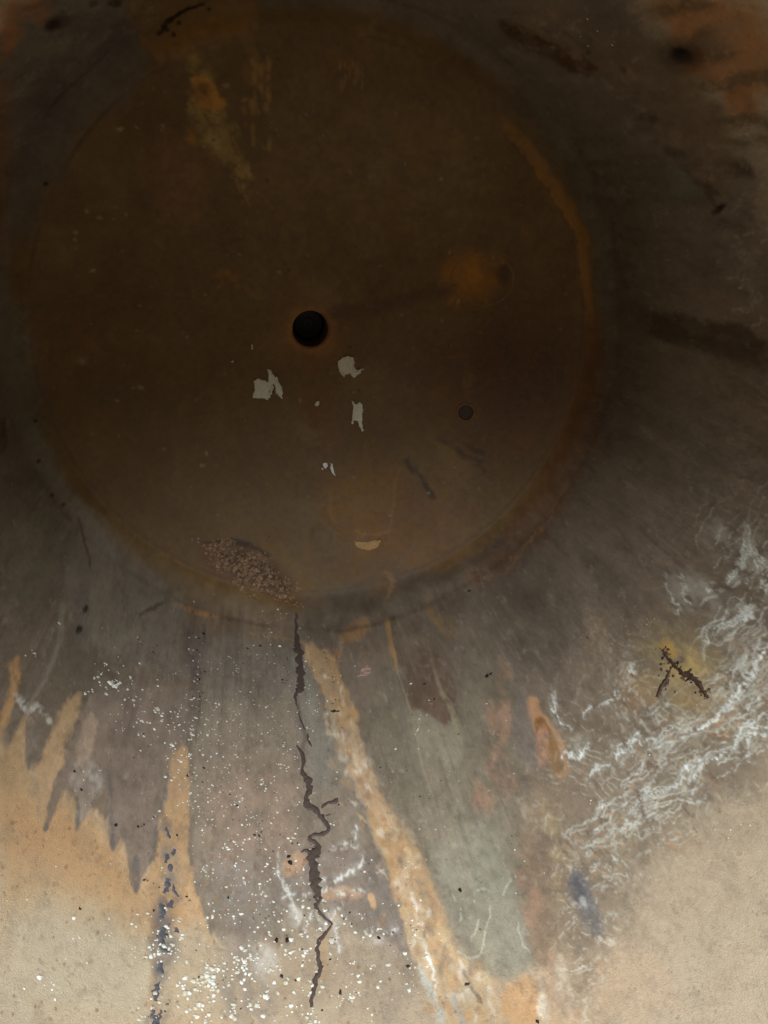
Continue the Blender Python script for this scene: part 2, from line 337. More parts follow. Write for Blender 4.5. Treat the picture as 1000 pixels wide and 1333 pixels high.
poly([(694, 938), (706, 930), (716, 950), (728, 972), (738, 1000), (724, 1010), (712, 985), (698, 962)], (128, 92, 48), 2, 4, .95)
blob(706, 972, 9, 24, (168, 124, 100), 12, .25, 4, .9)
poly([(668, 905), (682, 895), (690, 930), (702, 990), (695, 1010), (676, 985), (664, 940)], (116, 106, 100), 6, 5, .7)
# mottled brown strip down to the slate patch
poly([(690, 1005), (726, 1015), (738, 1080), (748, 1130), (740, 1180), (752, 1220), (760, 1290), (700, 1290), (690, 1200), (672, 1140), (670, 1080), (690, 1040)], (132, 114, 94), 14, 14, .8)
poly([(700, 1040), (724, 1040), (738, 1110), (748, 1150), (735, 1180), (716, 1120)], (160, 140, 98), 7, 8, .6, tex=.3)
poly([(668, 1110), (700, 1110), (716, 1200), (690, 1240), (676, 1180)], (146, 116, 96), 9, 9, .6, tex=.3)
poly([(728, 1000), (790, 1000), (808, 1090), (804, 1160), (790, 1200), (772, 1160), (748, 1140), (736, 1070)], (118, 102, 88), 12, 8, .8)
poly([(735, 1040), (780, 1040), (790, 1110), (752, 1120)], (112, 94, 86), 12, 8, .6)
poly([(738, 1152), (756, 1138), (772, 1146), (776, 1172), (786, 1200), (776, 1214), (758, 1196), (748, 1176)], (92, 92, 96), 5, 8, .85, tex=.5, ht=.3)
blob(757, 1158, 13, 15, (72, 76, 86), 0, .6, 8, .9, tex=.5)
blob(768, 1195, 10, 14, (84, 88, 96), 0, .6, 8, .7, tex=.4)
blob(760, 1176, 6, 8, (150, 150, 148), 0, .6, 6, .7, tex=-.1)
poly([(640, 1270), (690, 1262), (760, 1230), (800, 1210), (860, 1240), (900, 1333), (640, 1333)], (186, 164, 138), 16, 16, .6)
poly([(655, 1280), (690, 1265), (705, 1300), (700, 1333), (655, 1333)], (188, 148, 104), 6, 6, .7)
for (x, y, rx, ry) in ((730, 1250, 16, 20), (745, 1290, 14, 30), (775, 1260, 14, 14), (785, 1310, 12, 16), (720, 1300, 10, 24)):
    blob(x, y, rx, ry, (168, 136, 110), 0, .6, 14, .5, tex=.2)
for (x, y, rx, ry) in ((735, 1275, 10, 30), (708, 1312, 8, 26), (790, 1225, 16, 6), (760, 1320, 6, 14), (640, 1320, 4, 16)):
    blob(x, y, rx, ry, (208, 200, 182), 0, .5, 8, .7, tex=.4)
# pale green curls in the green film
for P in ([(618, 1180, 2), (617, 1165, 2), (625, 1156, 2), (638, 1160, 2)], [(655, 1165, 2), (662, 1148, 2), (672, 1140, 2)], [(624, 1195, 2), (622, 1210, 2), (614, 1225, 2)],
          [(640, 1180, 1.5), (634, 1200, 2), (630, 1230, 1.5)], [(600, 1240, 2), (618, 1248, 2), (630, 1232, 2)], [(672, 1200, 1.5), (680, 1225, 1.5), (690, 1240, 1.5)], [(588, 1165, 1.5), (598, 1180, 1.5), (600, 1200, 1.5)]):
    stroke(P, (186, 190, 174), 1.3, 5, .7, ht=.15, breakup=.33)
# --- right: the wall with drying rings of white mineral
vein = ss(380, 560, GX * .55 - GY * .62 + (N1 - .5) * 160) * ss(225, 300, GX + (N2 - .5) * 60) * ss(-20, -130, GY) * ss(40, -60, DL)
mix(vein * .65, (134, 122, 104))
mix(vein * ss(.5, .7, N5) * .6, (150, 138, 118))
mix(vein * ss(.55, .75, N3) * .5, (96, 84, 66))
mix(vein * ss(.62, .72, N2) * .5, (150, 118, 82))
NS = fbm(120, 3, .5)
ph = RHO / 26 + (NS - .5) * 9 + (N2 - .5) * 1.6
def veins(ph, wdt, gate):
    d = np.abs(ph - np.round(ph)); gy, gx = np.gradient(ph); g = np.hypot(gx, gy) + 1e-4
    return np.exp(-(d / g / wdt) ** 2) * gate
gate = vein * ss(.47, .60, fbm(70, 4)) * ss(.36, .6, N4)
v1 = veins(ph, 1.4, gate); mix(v1 * .5, (200, 204, 196)); HT += v1 * .5
v2 = veins(RHO / 15 + (fbm(80, 3, .55) - .5) * 11, .9, vein * ss(.5, .62, N2) * ss(.4, .6, N4)); mix(v2 * .6, (186, 188, 176)); HT += v2 * .3
MV = (216, 224, 222)
v3 = veins(RHO / 11 + (NS - .5) * 14 + (N2 - .5) * 3.5, .8, vein * ss(.42, .58, fbm(60, 4)) * ss(.42, .62, N4)); mix(v3 * .6, (196, 200, 192)); HT += v3 * .25
v4 = veins(RHO / 32 + (N1 - .5) * 9 + (N2 - .5) * 4, 2.2, vein * ss(.40, .6, fbm(50, 4)) * ss(.38, .62, N4 * .5 + N3 * .5)); mix(v4 * .35, (206, 212, 208)); HT += v4 * .6
def ring_walk(x, y, n, w0, cx=385, cy=250, jag=.34, step=4.5):
    out = []; k = random.gauss(0, .1)
    for _ in range(n):
        rx, ry = x - cx, y - cy; l = math.hypot(rx, ry); tx, ty = -ry / l, rx / l
        if ty > 0: tx, ty = -tx, -ty
        k = .55 * k + random.gauss(0, jag); a = k
        x, y = x + step * (tx * math.cos(a) - ty * math.sin(a)), y + step * (tx * math.sin(a) + ty * math.cos(a)); out.append((x, y, w0 * random.uniform(.5, 1.3)))
    return out
for _ in range(150):
    t = random.random(); x = 740 + 250 * t + random.gauss(0, 12); y = 1120 - 330 * t * random.uniform(.45, 1.15) + random.gauss(0, 22)
    if x > 1010 or y > 1150 - (x - 740) * .62 or (x < 800 and random.random() < .6): continue
    wv = random.choice([.9, 1.0, 1.2, 1.6, 2.2]); c_ = random.choice([(206, 212, 208), (188, 192, 184), (172, 170, 156)])
    stroke(ring_walk(x, y, random.randint(6, 26), wv), c_, .9, 3, .68, ht=.35, breakup=.35)
for _ in range(46):
    x = random.uniform(880, 1010); y = random.uniform(690, 960); c_ = random.choice([(206, 212, 208), (188, 192, 184), (172, 170, 156)])
    stroke(ring_walk(x, y, random.randint(6, 30), random.choice([.9, 1.2, 1.8, 2.6])), c_, .9, 3, .68, ht=.35, breakup=.37)
for _ in range(110):                            # tiny scales between the veins
    t = random.random(); x = 735 + 260 * t; y = 1130 - 380 * t * random.random() + random.gauss(0, 20)
    if y > 1170 - (x - 740) * .55: continue
    blob(x, y, 2 + random.random() * 6, 1.5 + random.random() * 3, random.choice([(160, 126, 92), (104, 92, 76), (168, 160, 140), (96, 82, 66)]), 40, .5, 6, .55, ht=.2)
for P in ([(972, 684, 5), (974, 700, 6), (968, 722, 5), (962, 745, 4), (942, 760, 3), (924, 772, 8)], [(980, 700, 9), (990, 730, 7), (998, 750, 8), (994, 772, 4), (984, 785, 4), (968, 808, 5), (952, 815, 4)],
          [(978, 712, 3), (970, 735, 3), (972, 760, 3)], [(980, 790, 7), (974, 808, 6), (960, 818, 4), (940, 826, 4), (922, 838, 5)], [(924, 838, 4), (926, 828, 3)],
          [(1005, 845, 16), (985, 870, 14), (965, 895, 11), (945, 918, 11), (925, 940, 12), (908, 955, 6)], [(1005, 946, 9), (975, 942, 6), (960, 962, 5), (950, 980, 6), (930, 992, 4), (905, 1005, 7), (885, 1022, 6), (866, 1028, 4), (845, 1036, 3)],
          [(1005, 962, 4), (975, 955, 3), (972, 975, 4), (970, 990, 3)], [(935, 988, 3), (918, 1000, 4), (905, 1020, 3), (900, 1038, 2)],
          [(806, 890, 5), (802, 908, 3), (790, 912, 3), (775, 920, 3), (762, 936, 2)], [(832, 945, 4), (830, 960, 4), (815, 980, 4), (800, 984, 3)], [(760, 980, 2), (735, 985, 3), (742, 975, 2)],
          [(718, 900, 3), (725, 925, 3), (730, 942, 4), (745, 945, 2)], [(745, 990, 5), (762, 976, 4), (766, 970, 2)], [(800, 990, 3), (818, 970, 4), (848, 975, 3), (860, 968, 4)],
          [(845, 1026, 3), (836, 1040, 2), (822, 1060, 3), (808, 1085, 3)], [(800, 1110, 3), (792, 1120, 2), (776, 1126, 2)], [(762, 1115, 2), (770, 1104, 2)],
          [(820, 865, 2), (826, 880, 4), (832, 876, 2)], [(872, 882, 2), (862, 884, 2)], [(868, 745, 3), (875, 765, 2), (884, 790, 3), (882, 800, 2)], [(890, 750, 2), (898, 770, 2), (900, 790, 3)],
          [(970, 870, 2), (965, 885, 2), (955, 900, 2)], [(780, 1060, 2), (792, 1050, 2)], [(770, 1020, 3), (776, 1000, 3), (790, 992, 2)]):
    fat = max(p[2] for p in P) > 6
    stroke([(a, b, w_ * 2.2 + 5) for a, b, w_ in P], (170, 170, 158), 4, 12, .3, breakup=.44)
    for k in range(4 if fat else 2):            # a bundle of fine lines
        ox, oy = random.gauss(0, 1) * (4 if fat else 1.2), random.gauss(0, 1) * (4 if fat else 1.2)
        stroke([(a + ox + random.gauss(0, 1.2), b + oy + random.gauss(0, 1.2), max(1, w_ * (.22 if fat else .45))) for a, b, w_ in P], MV, .9, 11, .9, ht=.6, breakup=.43)
for (x, y, rx, ry, a) in ((905, 770, 46, 20, 10), (940, 695, 30, 22, 60), (900, 955, 26, 10, 40), (862, 958, 26, 8, 0), (818, 930, 14, 9, 0), (757, 965, 12, 8, 0), (985, 760, 14, 40, 0), (880, 1010, 40, 10, 35), (976, 880, 14, 40, -40)):
    blob(x, y, rx, ry, (180, 182, 172), a, .9, 18, .35, tex=.2)
# yellow crust with a dark split
blob(885, 870, 50, 46, (150, 134, 92), -45, .75, 16, .7, tex=.4)
blob(890, 862, 26, 22, (168, 146, 96), -40, .6, 10, .85, ht=.6, tex=.3)
blob(872, 846, 10, 9, (186, 150, 78), -30, .6, 6, .9, ht=.4)
blob(900, 905, 22, 14, (150, 124, 86), -50, .6, 9, .6)
# --- right side wall, darker bands and lines
poly([(818, 400), (850, 402), (1000, 432), (1000, 494), (940, 470), (885, 448), (850, 440)], (74, 60, 50), 5, 6, .85)
poly([(860, 445), (1000, 500), (1000, 600), (930, 560), (870, 500)], (128, 116, 98), 24, 18, .7)
poly([(860, 500), (1000, 560), (1000, 720), (940, 660), (880, 620)], (122, 112, 98), 22, 18, .6)
for i in range(26):
    x0 = 900 + random.random() * 60; y0 = 470 + i * 7 + random.random() * 6
    stroke([(x0, y0, 1), (x0 + 30, y0 + 10, 1.5 + random.random() * 2), (1010, y0 + 30 + random.random() * 10, 2.5)], random.choice([(150, 134, 112), (82, 70, 58), (140, 118, 92)]), 1.5, 5, .5, breakup=.45)
poly([(765, 440), (790, 420), (800, 500), (790, 600), (765, 600)], (104, 84, 62), 10, 8, .5)
# right margin: small pale crust
blob(968, 186, 16, 12, (150, 146, 138), 0, .6, 9, .8, tex=.4)
for i in range(46):
    y0 = 170 + i * 5.5; x0 = 960 + random.random() * 36; a = random.random() * 3
    stroke([(x0, y0, 1.5), (x0 + 8 * math.cos(a), y0 + 8 * math.sin(a), 2.5), (x0 + 12 * math.cos(a + 1), y0 + 16 * math.sin(a + .6), 1.5)], (184, 176, 164), 1.1, 8, .8, breakup=.42)
poly([(915, 210), (1000, 200), (1000, 420), (960, 400), (935, 300)], (128, 118, 106), 20, 16, .75, tex=.5)
poly([(925, 205), (980, 205), (985, 230), (935, 225)], (66, 50, 38), 6, 8, .8)
blob(890, 240, 14, 26, (116, 120, 108), 0, .8, 12, .6)
blob(936, 272, 4, 8, (30, 22, 16), 20, .6, 3, .9, ht=-1)
# top right: orange lining with grey bands and a dark pit
poly([(845, 0), (1000, 0), (1000, 160), (960, 150), (930, 100), (885, 95), (860, 40)], (164, 112, 66), 12, 18, .8)
for P in ([(860, 20, 18), (890, 12, 20), (925, 12, 14)], [(930, 62, 30), (950, 64, 20)], [(905, 110, 18), (960, 106, 20), (1005, 104, 22)], [(930, 152, 16), (1005, 156, 18)], [(950, 185, 14), (1005, 182, 14)]):
    stroke(P, (104, 86, 62), 7, 16, .8, breakup=.34)
poly([(640, 0), (730, 0), (800, 40), (870, 80), (930, 130), (960, 190), (930, 260), (890, 220), (850, 175), (800, 120), (770, 95), (720, 50)], (118, 102, 82), 12, 12, .75)
poly([(650, 20), (700, 45), (735, 60), (770, 95), (745, 98), (715, 75), (680, 65), (655, 45)], (84, 58, 30), 4, 7, .85)
poly([(735, 55), (775, 85), (778, 95), (745, 95)], (92, 62, 32), 2, 5, .9)
poly([(640, 0), (690, 10), (720, 45), (690, 50), (655, 25)], (128, 112, 90), 5, 9, .7, tex=.4)
for i in range(40):
    t = random.random(); x = 700 + 240 * t + random.gauss(0, 14); y = 20 + 230 * t + random.gauss(0, 20)
    blob(x, y, 3 + random.random() * 7, 2 + random.random() * 5, random.choice([(134, 118, 98), (84, 66, 46), (140, 124, 104)]), 40, .5, 7, .6)
poly([(600, 95), (760, 150), (870, 215), (850, 420), (790, 400), (760, 300), (700, 200)], (92, 82, 66), 26, 14, .5)
blob(888, 72, 22, 18, (58, 38, 26), 0, .8, 5, .95)
blob(885, 73, 9, 9, (14, 10, 8), 0, .6, 2, .95, ht=-4)
# top left
poly([(0, 0), (165, 0), (175, 50), (200, 90), (120, 160), (60, 250), (20, 330), (30, 60)], (104, 98, 92), 18, 12, .65)
poly([(0, 0), (70, 0), (60, 30), (30, 18), (20, 60), (0, 80)], (158, 104, 58), 9, 10, .8)
poly([(-20, 90), (12, 100), (16, 180), (8, 340), (-20, 360)], (128, 88, 48), 12, 6, .6)
poly([(165, -10), (335, -10), (342, 28), (300, 52), (250, 72), (205, 80), (195, 68), (176, 52), (168, 25)], (134, 100, 56), 6, 8, .8)
poly([(250, 8), (300, 18), (310, 42), (262, 54), (215, 64), (205, 50), (225, 25)], (124, 92, 48), 6, 6, .8)
stroke([(206, 44, 4), (220, 28, 6), (240, 14, 6), (262, 3, 5)], (14, 10, 6), 1.4, 4, .95, breakup=.3)
for (x, y) in ((218, 38), (226, 44), (272, 12), (233, 30), (212, 35)): blob(x, y, 2.5, 2.5, (20, 14, 8), 0, .5, 2, .9)
blob(70, 33, 8, 6, (26, 14, 8), 0, .6, 3, .95, ht=-3); blob(78, 27, 14, 8, (56, 46, 40), 0, .8, 5, .6)
blob(150, 4, 7, 5, (20, 14, 8), 0, .5, 3, .9); blob(122, 4, 5, 5, (26, 20, 14), 0, .5, 3, .8)
# --- the weld ring and the knuckle
kn = np.exp(-((RHO - RHO0 + (N2 - .5) * 10) / 2.2) ** 2)
mix(kn * ss(.35, .7, N5) * .55, (70, 52, 34)); HT += np.exp(-((RHO - RHO0) / 3.0) ** 2) * 1.2
inn = float(PRHO[160])
mix(np.exp(-((RHO - inn) / 2.5) ** 2) * ss(.3, .7, N2) * .5, (64, 44, 22)); HT += np.exp(-((RHO - inn) / 3) ** 2) * 1.0
poly([(790, 300), (830, 330), (850, 420), (850, 520), (800, 600), (775, 560), (785, 450), (780, 360)], (96, 88, 74), 16, 10, .6)
stroke([(655, 158, 5), (680, 185, 14), (708, 224, 20), (738, 272, 20), (757, 316, 16), (764, 360, 12), (767, 420, 10)], (142, 100, 40), 4, 8, .8)
stroke([(660, 178, 2), (700, 228, 3), (735, 285, 3), (752, 320, 2)], (60, 38, 18), 2, 6, .6)
stroke([(768, 420, 26), (764, 480, 40), (748, 560, 46), (716, 640, 44), (670, 700, 36), (620, 745, 30)], (112, 74, 46), 10, 9, .6)
stroke([(738, 628, 2), (718, 665, 2), (690, 700, 2.5), (660, 740, 2), (640, 752, 1.5)], (150, 116, 78), 1.2, 6, .75)
stroke([(655, 700, 14), (620, 728, 16), (580, 748, 14), (530, 758, 12)], (80, 72, 62), 8, 8, .7)
poly([(95, 660), (125, 690), (170, 735), (225, 775), (290, 800), (385, 832), (400, 842), (330, 838), (262, 812), (215, 795), (170, 760), (120, 715)], (124, 106, 82), 8, 8, .4)
poly([(120, 660), (200, 720), (270, 760), (350, 790), (388, 830), (290, 800), (220, 775), (160, 728)], (126, 106, 80), 10, 9, .5)
stroke([(205, 765, 2), (230, 785, 4), (262, 795, 4), (285, 802, 3)], (170, 128, 86), 1.6, 5, .8, breakup=.38)
stroke([(325, 825, 3), (360, 830, 2), (395, 838, 3)], (160, 132, 96), 1.5, 4, .7)
poly([(70, 690), (105, 680), (140, 700), (200, 760), (235, 790), (240, 830), (180, 860), (120, 850), (85, 780)], (128, 122, 110), 14, 12, .8)
poly([(0, 380), (34, 400), (45, 520), (85, 640), (100, 700), (60, 780), (0, 800)], (112, 108, 92), 14, 10, .7)
poly([(90, 650), (130, 680), (175, 730), (215, 765), (240, 800), (200, 830), (130, 790), (100, 720)], (132, 124, 110), 12, 12, .7)
stroke([(150, 742, 2), (160, 770, 3), (166, 800, 2)], (96, 90, 80), 2, 8, .5)
blob(140, 718, 14, 8, (150, 148, 138), 30, .7, 10, .5)
poly([(110, 690), (135, 705), (150, 730), (130, 735), (112, 715)], (134, 130, 120), 7, 7, .7)
stroke([(102, 676, 2), (110, 700, 4), (117, 725, 3), (118, 740, 2)], (82, 72, 60), 2, 4, .8)
stroke([(182, 802, 2), (192, 795, 5), (205, 790, 5), (214, 784, 2)], (86, 78, 66), 1.5, 3, .85)
stroke([(95, 768, 8), (105, 785, 18), (108, 810, 16), (104, 825, 12)], (104, 100, 94), 8, 9, .7)
for (x, y, r) in ((111, 793, 4), (103, 820, 5), (47, 548, 2.5), (51, 600, 3), (83, 658, 2.5), (68, 645, 2.5), (60, 240, 3)):
    blob(x, y, r, r * .8, (22, 18, 14), 0, .5, 2, .95, ht=-.6)
poly([(0, 545), (9, 550), (10, 580), (4, 590), (0, 590)], (56, 52, 42), 3, 4, .8)
poly([(170, 830), (240, 850), (255, 880), (200, 880), (175, 870)], (118, 112, 106), 10, 8, .5)
# centre of the ring, scraped and dirty metal under the tank's toe
poly([(395, 770), (470, 760), (540, 765), (560, 790), (500, 800), (440, 815), (400, 835), (385, 800)], (88, 78, 66), 10, 9, .65)
poly([(500, 745), (560, 740), (600, 755), (560, 775), (512, 770)], (78, 70, 60), 8, 10, .7)
poly([(420, 775), (470, 762), (486, 790), (440, 800)], (76, 68, 58), 10, 12, .6)
poly([(560, 770), (610, 770), (600, 800), (570, 800)], (96, 80, 66), 7, 7, .6)
stroke([(500, 745, 5), (512, 755, 6), (504, 778, 4)], (140, 110, 74), 3, 6, .6)
poly([(620, 760), (740, 770), (760, 850), (690, 890), (640, 850)], (92, 84, 74), 20, 12, .6)
# --- dished bottom
for i in range(60):                             # thin pale runs fanning from the pale streaks
    t = random.random(); x = 256 + 52 * t + random.gauss(0, 7); y = 85 + 150 * t
    stroke([(x, y, .8), (x + 6, y + 14, 1.4), (x + 11 + random.gauss(0, 2), y + 26 + random.random() * 14, .8)], random.choice([(188, 150, 80), (170, 150, 104), (196, 140, 56)]), 1, 6, .55, breakup=.42)

BR = (150, 100, 50)
blob(404, 428, 42, 42, (128, 86, 40), 0, .7, 6, .6); blob(405, 431, 29, 29, (158, 110, 54), 0, .35, 3, .75)
poly([(576, 335), (600, 330), (640, 330), (652, 350), (648, 380), (625, 396), (590, 395), (580, 370)], (150, 102, 24), 16, 9, .75)
blob(612, 362, 24, 24, (176, 116, 22), 0, .8, 9, .6, tex=.3)
blob(606.5, 537, 10.5, 10.5, (56, 40, 24), 0, .3, 2, .9, ht=-9)
blob(606.5, 537, 17, 17, (120, 98, 70), 0, .5, 2, .35)
blob(656, 356, 8, 14, (70, 44, 22), 0, .7, 4, .8)
for k in range(36):
    a0 = math.radians(k * 10); a1 = math.radians(k * 10 + 10)
    stroke([(628 + 41 * math.cos(a0), 364 + 34 * math.sin(a0), 1.8), (628 + 41 * math.cos(a1), 364 + 34 * math.sin(a1), 1.8)], (128, 92, 46), 1, 1.5, .6)
stroke([(606 + 14 * math.cos(0), 537, 2)] + [(606 + 14 * math.cos(k / 3), 537 + 14 * math.sin(k / 3), 2.5) for k in range(20)], (112, 88, 62), 1.2, 1, .6)
stroke([(430, 412, 14), (500, 398, 16), (560, 380, 16), (590, 372, 12)], (82, 56, 30), 7, 9, .6)
poly([(200, 175), (250, 190), (270, 240), (250, 300), (205, 275), (185, 215)], (134, 98, 66), 22, 14, .6)
poly([(249, 66), (258, 70), (275, 100), (296, 130), (312, 180), (324, 238), (318, 262), (298, 240), (276, 205), (262, 175), (250, 130)], (160, 134, 74), 6, 12, .8, tex=.3)
poly([(252, 95), (275, 105), (296, 130), (290, 145), (266, 140), (253, 120)], (190, 134, 50), 4, 7, .85)
blob(266, 114, 8, 6, (84, 62, 28), 30, .7, 7, .7); blob(251, 178, 5, 9, (168, 118, 48), 0, .8, 8, .7)
poly([(262, 140), (296, 145), (318, 200), (322, 245), (300, 225), (275, 190)], (184, 164, 110), 5, 12, .7, tex=.05)
poly([(314, 34), (328, 40), (336, 75), (346, 100), (342, 115), (330, 105), (318, 110), (316, 70)], (126, 94, 46), 4, 6, .7)
for i in range(26):
    x = 318 + random.random() * 34; y = 80 + random.random() * 110; blob(x, y, 1.5 + random.random() * 2, 2 + random.random() * 6, (170, 134, 70), 0, .5, 3, .6)
stroke([(500, 12, 3), (487, 28, 4), (476, 44, 9)], (124, 98, 66), 2, 4, .8); blob(476, 42, 10, 8, (126, 94, 56), 0, .6, 6, .7)
for i in range(22):
    blob(440 + random.random() * 32, 82 + random.random() * 34, 1.3, 2 + random.random() * 5, (156, 118, 70), 0, .5, 3, .7)
blob(293, 368, 16, 9, (166, 104, 34), -20, .6, 8, .8, tex=.3); stroke([(300, 372, 4), (330, 385, 5), (355, 395, 3)], (134, 96, 50), 2, 7, .6, breakup=.4)
blob(470, 180, 130, 70, (136, 110, 76), 0, .95, 16, .5); blob(340, 300, 60, 40, (126, 100, 72), 0, .95, 20, .35); blob(520, 480, 46, 60, (118, 98, 74), 0, .9, 20, .4)  # first blob: soft highlight painted into the colour
blob(415, 560, 26, 60, (108, 66, 30), 0, .8, 10, .55); blob(472, 650, 42, 60, (140, 100, 40), 0, .9, 12, .55)
blob(540, 690, 70, 60, (122, 80, 40), 0, .9, 16, .4); blob(660, 500, 80, 110, (84, 50, 22), 0, .9, 20, .6); blob(300, 640, 120, 70, (112, 88, 56), 0, .95, 20, .4)
for P in ([(572, 572, 6), (590, 582, 7), (604, 594, 10)], [(604, 576, 3), (618, 586, 6), (627, 592, 7)], [(600, 590, 4), (625, 602, 6)], [(545, 617, 5), (554, 632, 9), (565, 646, 10)], [(620, 605, 3), (632, 616, 4)], [(528, 600, 8), (538, 612, 8)]):
    stroke(P, (60, 45, 30), 3, 4, .75)
stroke([(432, 640, 4), (434, 665, 5), (438, 680, 4)], (146, 104, 52), 2.5, 5, .5); stroke([(520, 612, 4), (510, 670, 5), (505, 695, 3)], (142, 108, 60), 3, 6, .5)
stroke([(462, 690, 4), (478, 698, 3), (500, 694, 4), (507, 690, 2)], (146, 110, 62), 2, 4, .6)
for (x, y) in ((183, 505), (110, 470), (151, 524), (264, 605), (575, 232), (583, 327), (268, 590), (558, 642), (100, 312), (101, 302), (130, 282), (115, 272), (146, 283), (120, 350), (178, 168), (210, 166), (158, 170), (293, 106), (528, 215), (507, 670), (595, 395)):
    blob(x, y, 1.4 + random.random() * 2.2, 1.2 + random.random() * 2, (158, 138, 106), random.random() * 180, .7, 7, .7)
blob(108, 470, 9, 5, (138, 116, 84), 0, .7, 5, .5); blob(237, 445, 10, 9, (116, 96, 72), 0, .7, 5, .5)
for i in range(190):
    a = random.random() * 6.28; r_ = 350 * math.sqrt(random.random()); x, y = 402 + r_ * math.cos(a), 402 + r_ * math.sin(a)
    blob(x, y, .7 + random.random() * 1.3, .7 + random.random() * 1.3, random.choice([(160, 136, 96), (140, 112, 72), (60, 42, 24)]), 0, .7, 5, .6)
for i in range(46):
    a = random.random() * 6.28; r_ = 340 * math.sqrt(random.random()); x, y = 402 + r_ * math.cos(a), 402 + r_ * math.sin(a)
    blob(x, y, 8 + random.random() * 30, 6 + random.random() * 20, random.choice([(126, 100, 64), (84, 58, 28), (112, 74, 34), (120, 104, 78)]), random.random() * 180, .8, 20, .4, tex=.3)
for i in range(16):
    x, y = random.uniform(150, 650), random.uniform(150, 650); a = random.random() * 3
    stroke([(x, y, .8), (x + 14 * math.cos(a), y + 14 * math.sin(a), 1), (x + 30 * math.cos(a + .2), y + 30 * math.sin(a + .2), .7)], (134, 108, 70), .8, 5, .4, breakup=.42)
# dark gravelly residue bed
poly([(252, 712), (290, 706), (335, 716), (366, 736), (392, 765), (386, 800), (345, 772), (300, 756), (262, 738)], (96, 68, 42), 8, 9, .8)
stroke([(262, 706, 3), (300, 706, 7), (330, 712, 7), (352, 724, 4)], (54, 38, 24), 3, 5, .9)  # shadow line along the heap's upper edge, painted dark
poly([(275, 714), (330, 722), (362, 742), (384, 775), (345, 765), (300, 750)], (58, 40, 24), 9, 10, .85)
for i in range(150):
    x, y = random.uniform(0, 600), random.uniform(1060, 1333); blob(x, y, .9 + random.random() * 1.6, .9 + random.random() * 1.4, random.choice([(140, 96, 66), (120, 84, 60), (150, 112, 84)]), 0, .6, 3, .7)
for i in range(60):
    x, y = random.uniform(420, 760), random.uniform(900, 1300); blob(x, y, 2 + random.random() * 6, 2 + random.random() * 8, random.choice([(112, 92, 76), (150, 128, 106), (162, 156, 138), (104, 94, 80)]), 100, .7, 9, .5, tex=.3)
for (x, y, rx, ry, a) in ((757, 1160, 16, 18, 0), (768, 1190, 13, 20, -20), (748, 1146, 8, 8, 0), (776, 1206, 8, 8, 0)):
    blob(x, y, rx, ry, (100, 99, 101), a, .5, 11, .8, tex=.7, ht=.2)
blob(756, 1160, 10, 13, (80, 82, 88), 0, .6, 8, .8, tex=.6); blob(771, 1194, 7, 12, (88, 90, 94), 0, .6, 8, .6, tex=.5); blob(760, 1174, 4, 7, (160, 160, 156), 0, .6, 6, .8)
# thin runs that follow the wall down
below = wallm * ss(20, -20, DL) * ss(.40, .72, N2 * .5 + N5 * .5) * ss(60, -160, GY + (N1 - .5) * 100)
mix(below * ss(.56, .74, FS2) * .28, (140, 128, 110)); mix(below * ss(.58, .76, 1 - FS2) * .30, (90, 80, 70))
mix(below * ss(.60, .78, FS) * .22, (150, 138, 118)); mix(below * ss(.62, .80, 1 - FS) * .22, (84, 74, 64))
mix(wallm * ss(.50, .66, fbm(22, 5, .75)) * .25, (134, 122, 108)); mix(wallm * ss(.54, .70, fbm(30, 6, .75)) * ss(20, -20, DL) * .3, (96, 86, 76))
# broad tone changes and fine overall mottling
CV *= (1 - .2 * ss(RHO0 - 20, RHO0 - 60, RHO) * ss(60, -160, GY))[..., None] * np.array([1, .97, .88], np.float32) ** ss(RHO0 - 20, RHO0 - 60, RHO)[..., None]  # lower half of the bottom darkened to offset the lamp, whole bottom warmed
QM = 1 - .72 * ss(0, 60, DL)
CV *= (1 + (QM * (N4 - .5))[..., None] * .42 + (QM * (N3 - .5))[..., None] * .34 + (QM * (N2 - .5))[..., None] * .3)
mix(ss(.66, .8, N4) * wallm * .25, (80, 68, 58)); mix(ss(.62, .8, fbm(9, 4, .8)) * wallm * .25, (176, 164, 146)); mix(ss(.60, .8, fbm(14, 5, .8)) * .22, (70, 56, 44))
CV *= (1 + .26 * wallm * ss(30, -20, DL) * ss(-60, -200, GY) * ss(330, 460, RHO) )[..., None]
CV = np.clip(CV, .002, .95)
HT += (N3 - .5) * .8 + (N4 - .5) * .45 - ss(.66, .8, N4) * wallm * .7 + (N5 - .5) * 3.0 + wallm * (STRB - .5) * 1.0
RG = np.clip(RG + (N3 - .5) * .25 - .10 * (1 - wallm), .3, .9)

# ------------------------------------------------------------------ sampling the map and making meshes from it
def sample(a, X, Y):
    x = np.clip(X + HALF - .5, 0, N - 1.001); y = np.clip(Y + HALF - .5, 0, N - 1.001)
    i = x.astype(int); j = y.astype(int); fx = x - i; fy = y - j
    if a.ndim == 3: fx = fx[..., None]; fy = fy[..., None]
    return (a[j, i] * (1 - fx) + a[j, i + 1] * fx) * (1 - fy) + (a[j + 1, i] * (1 - fx) + a[j + 1, i + 1] * fx) * fy

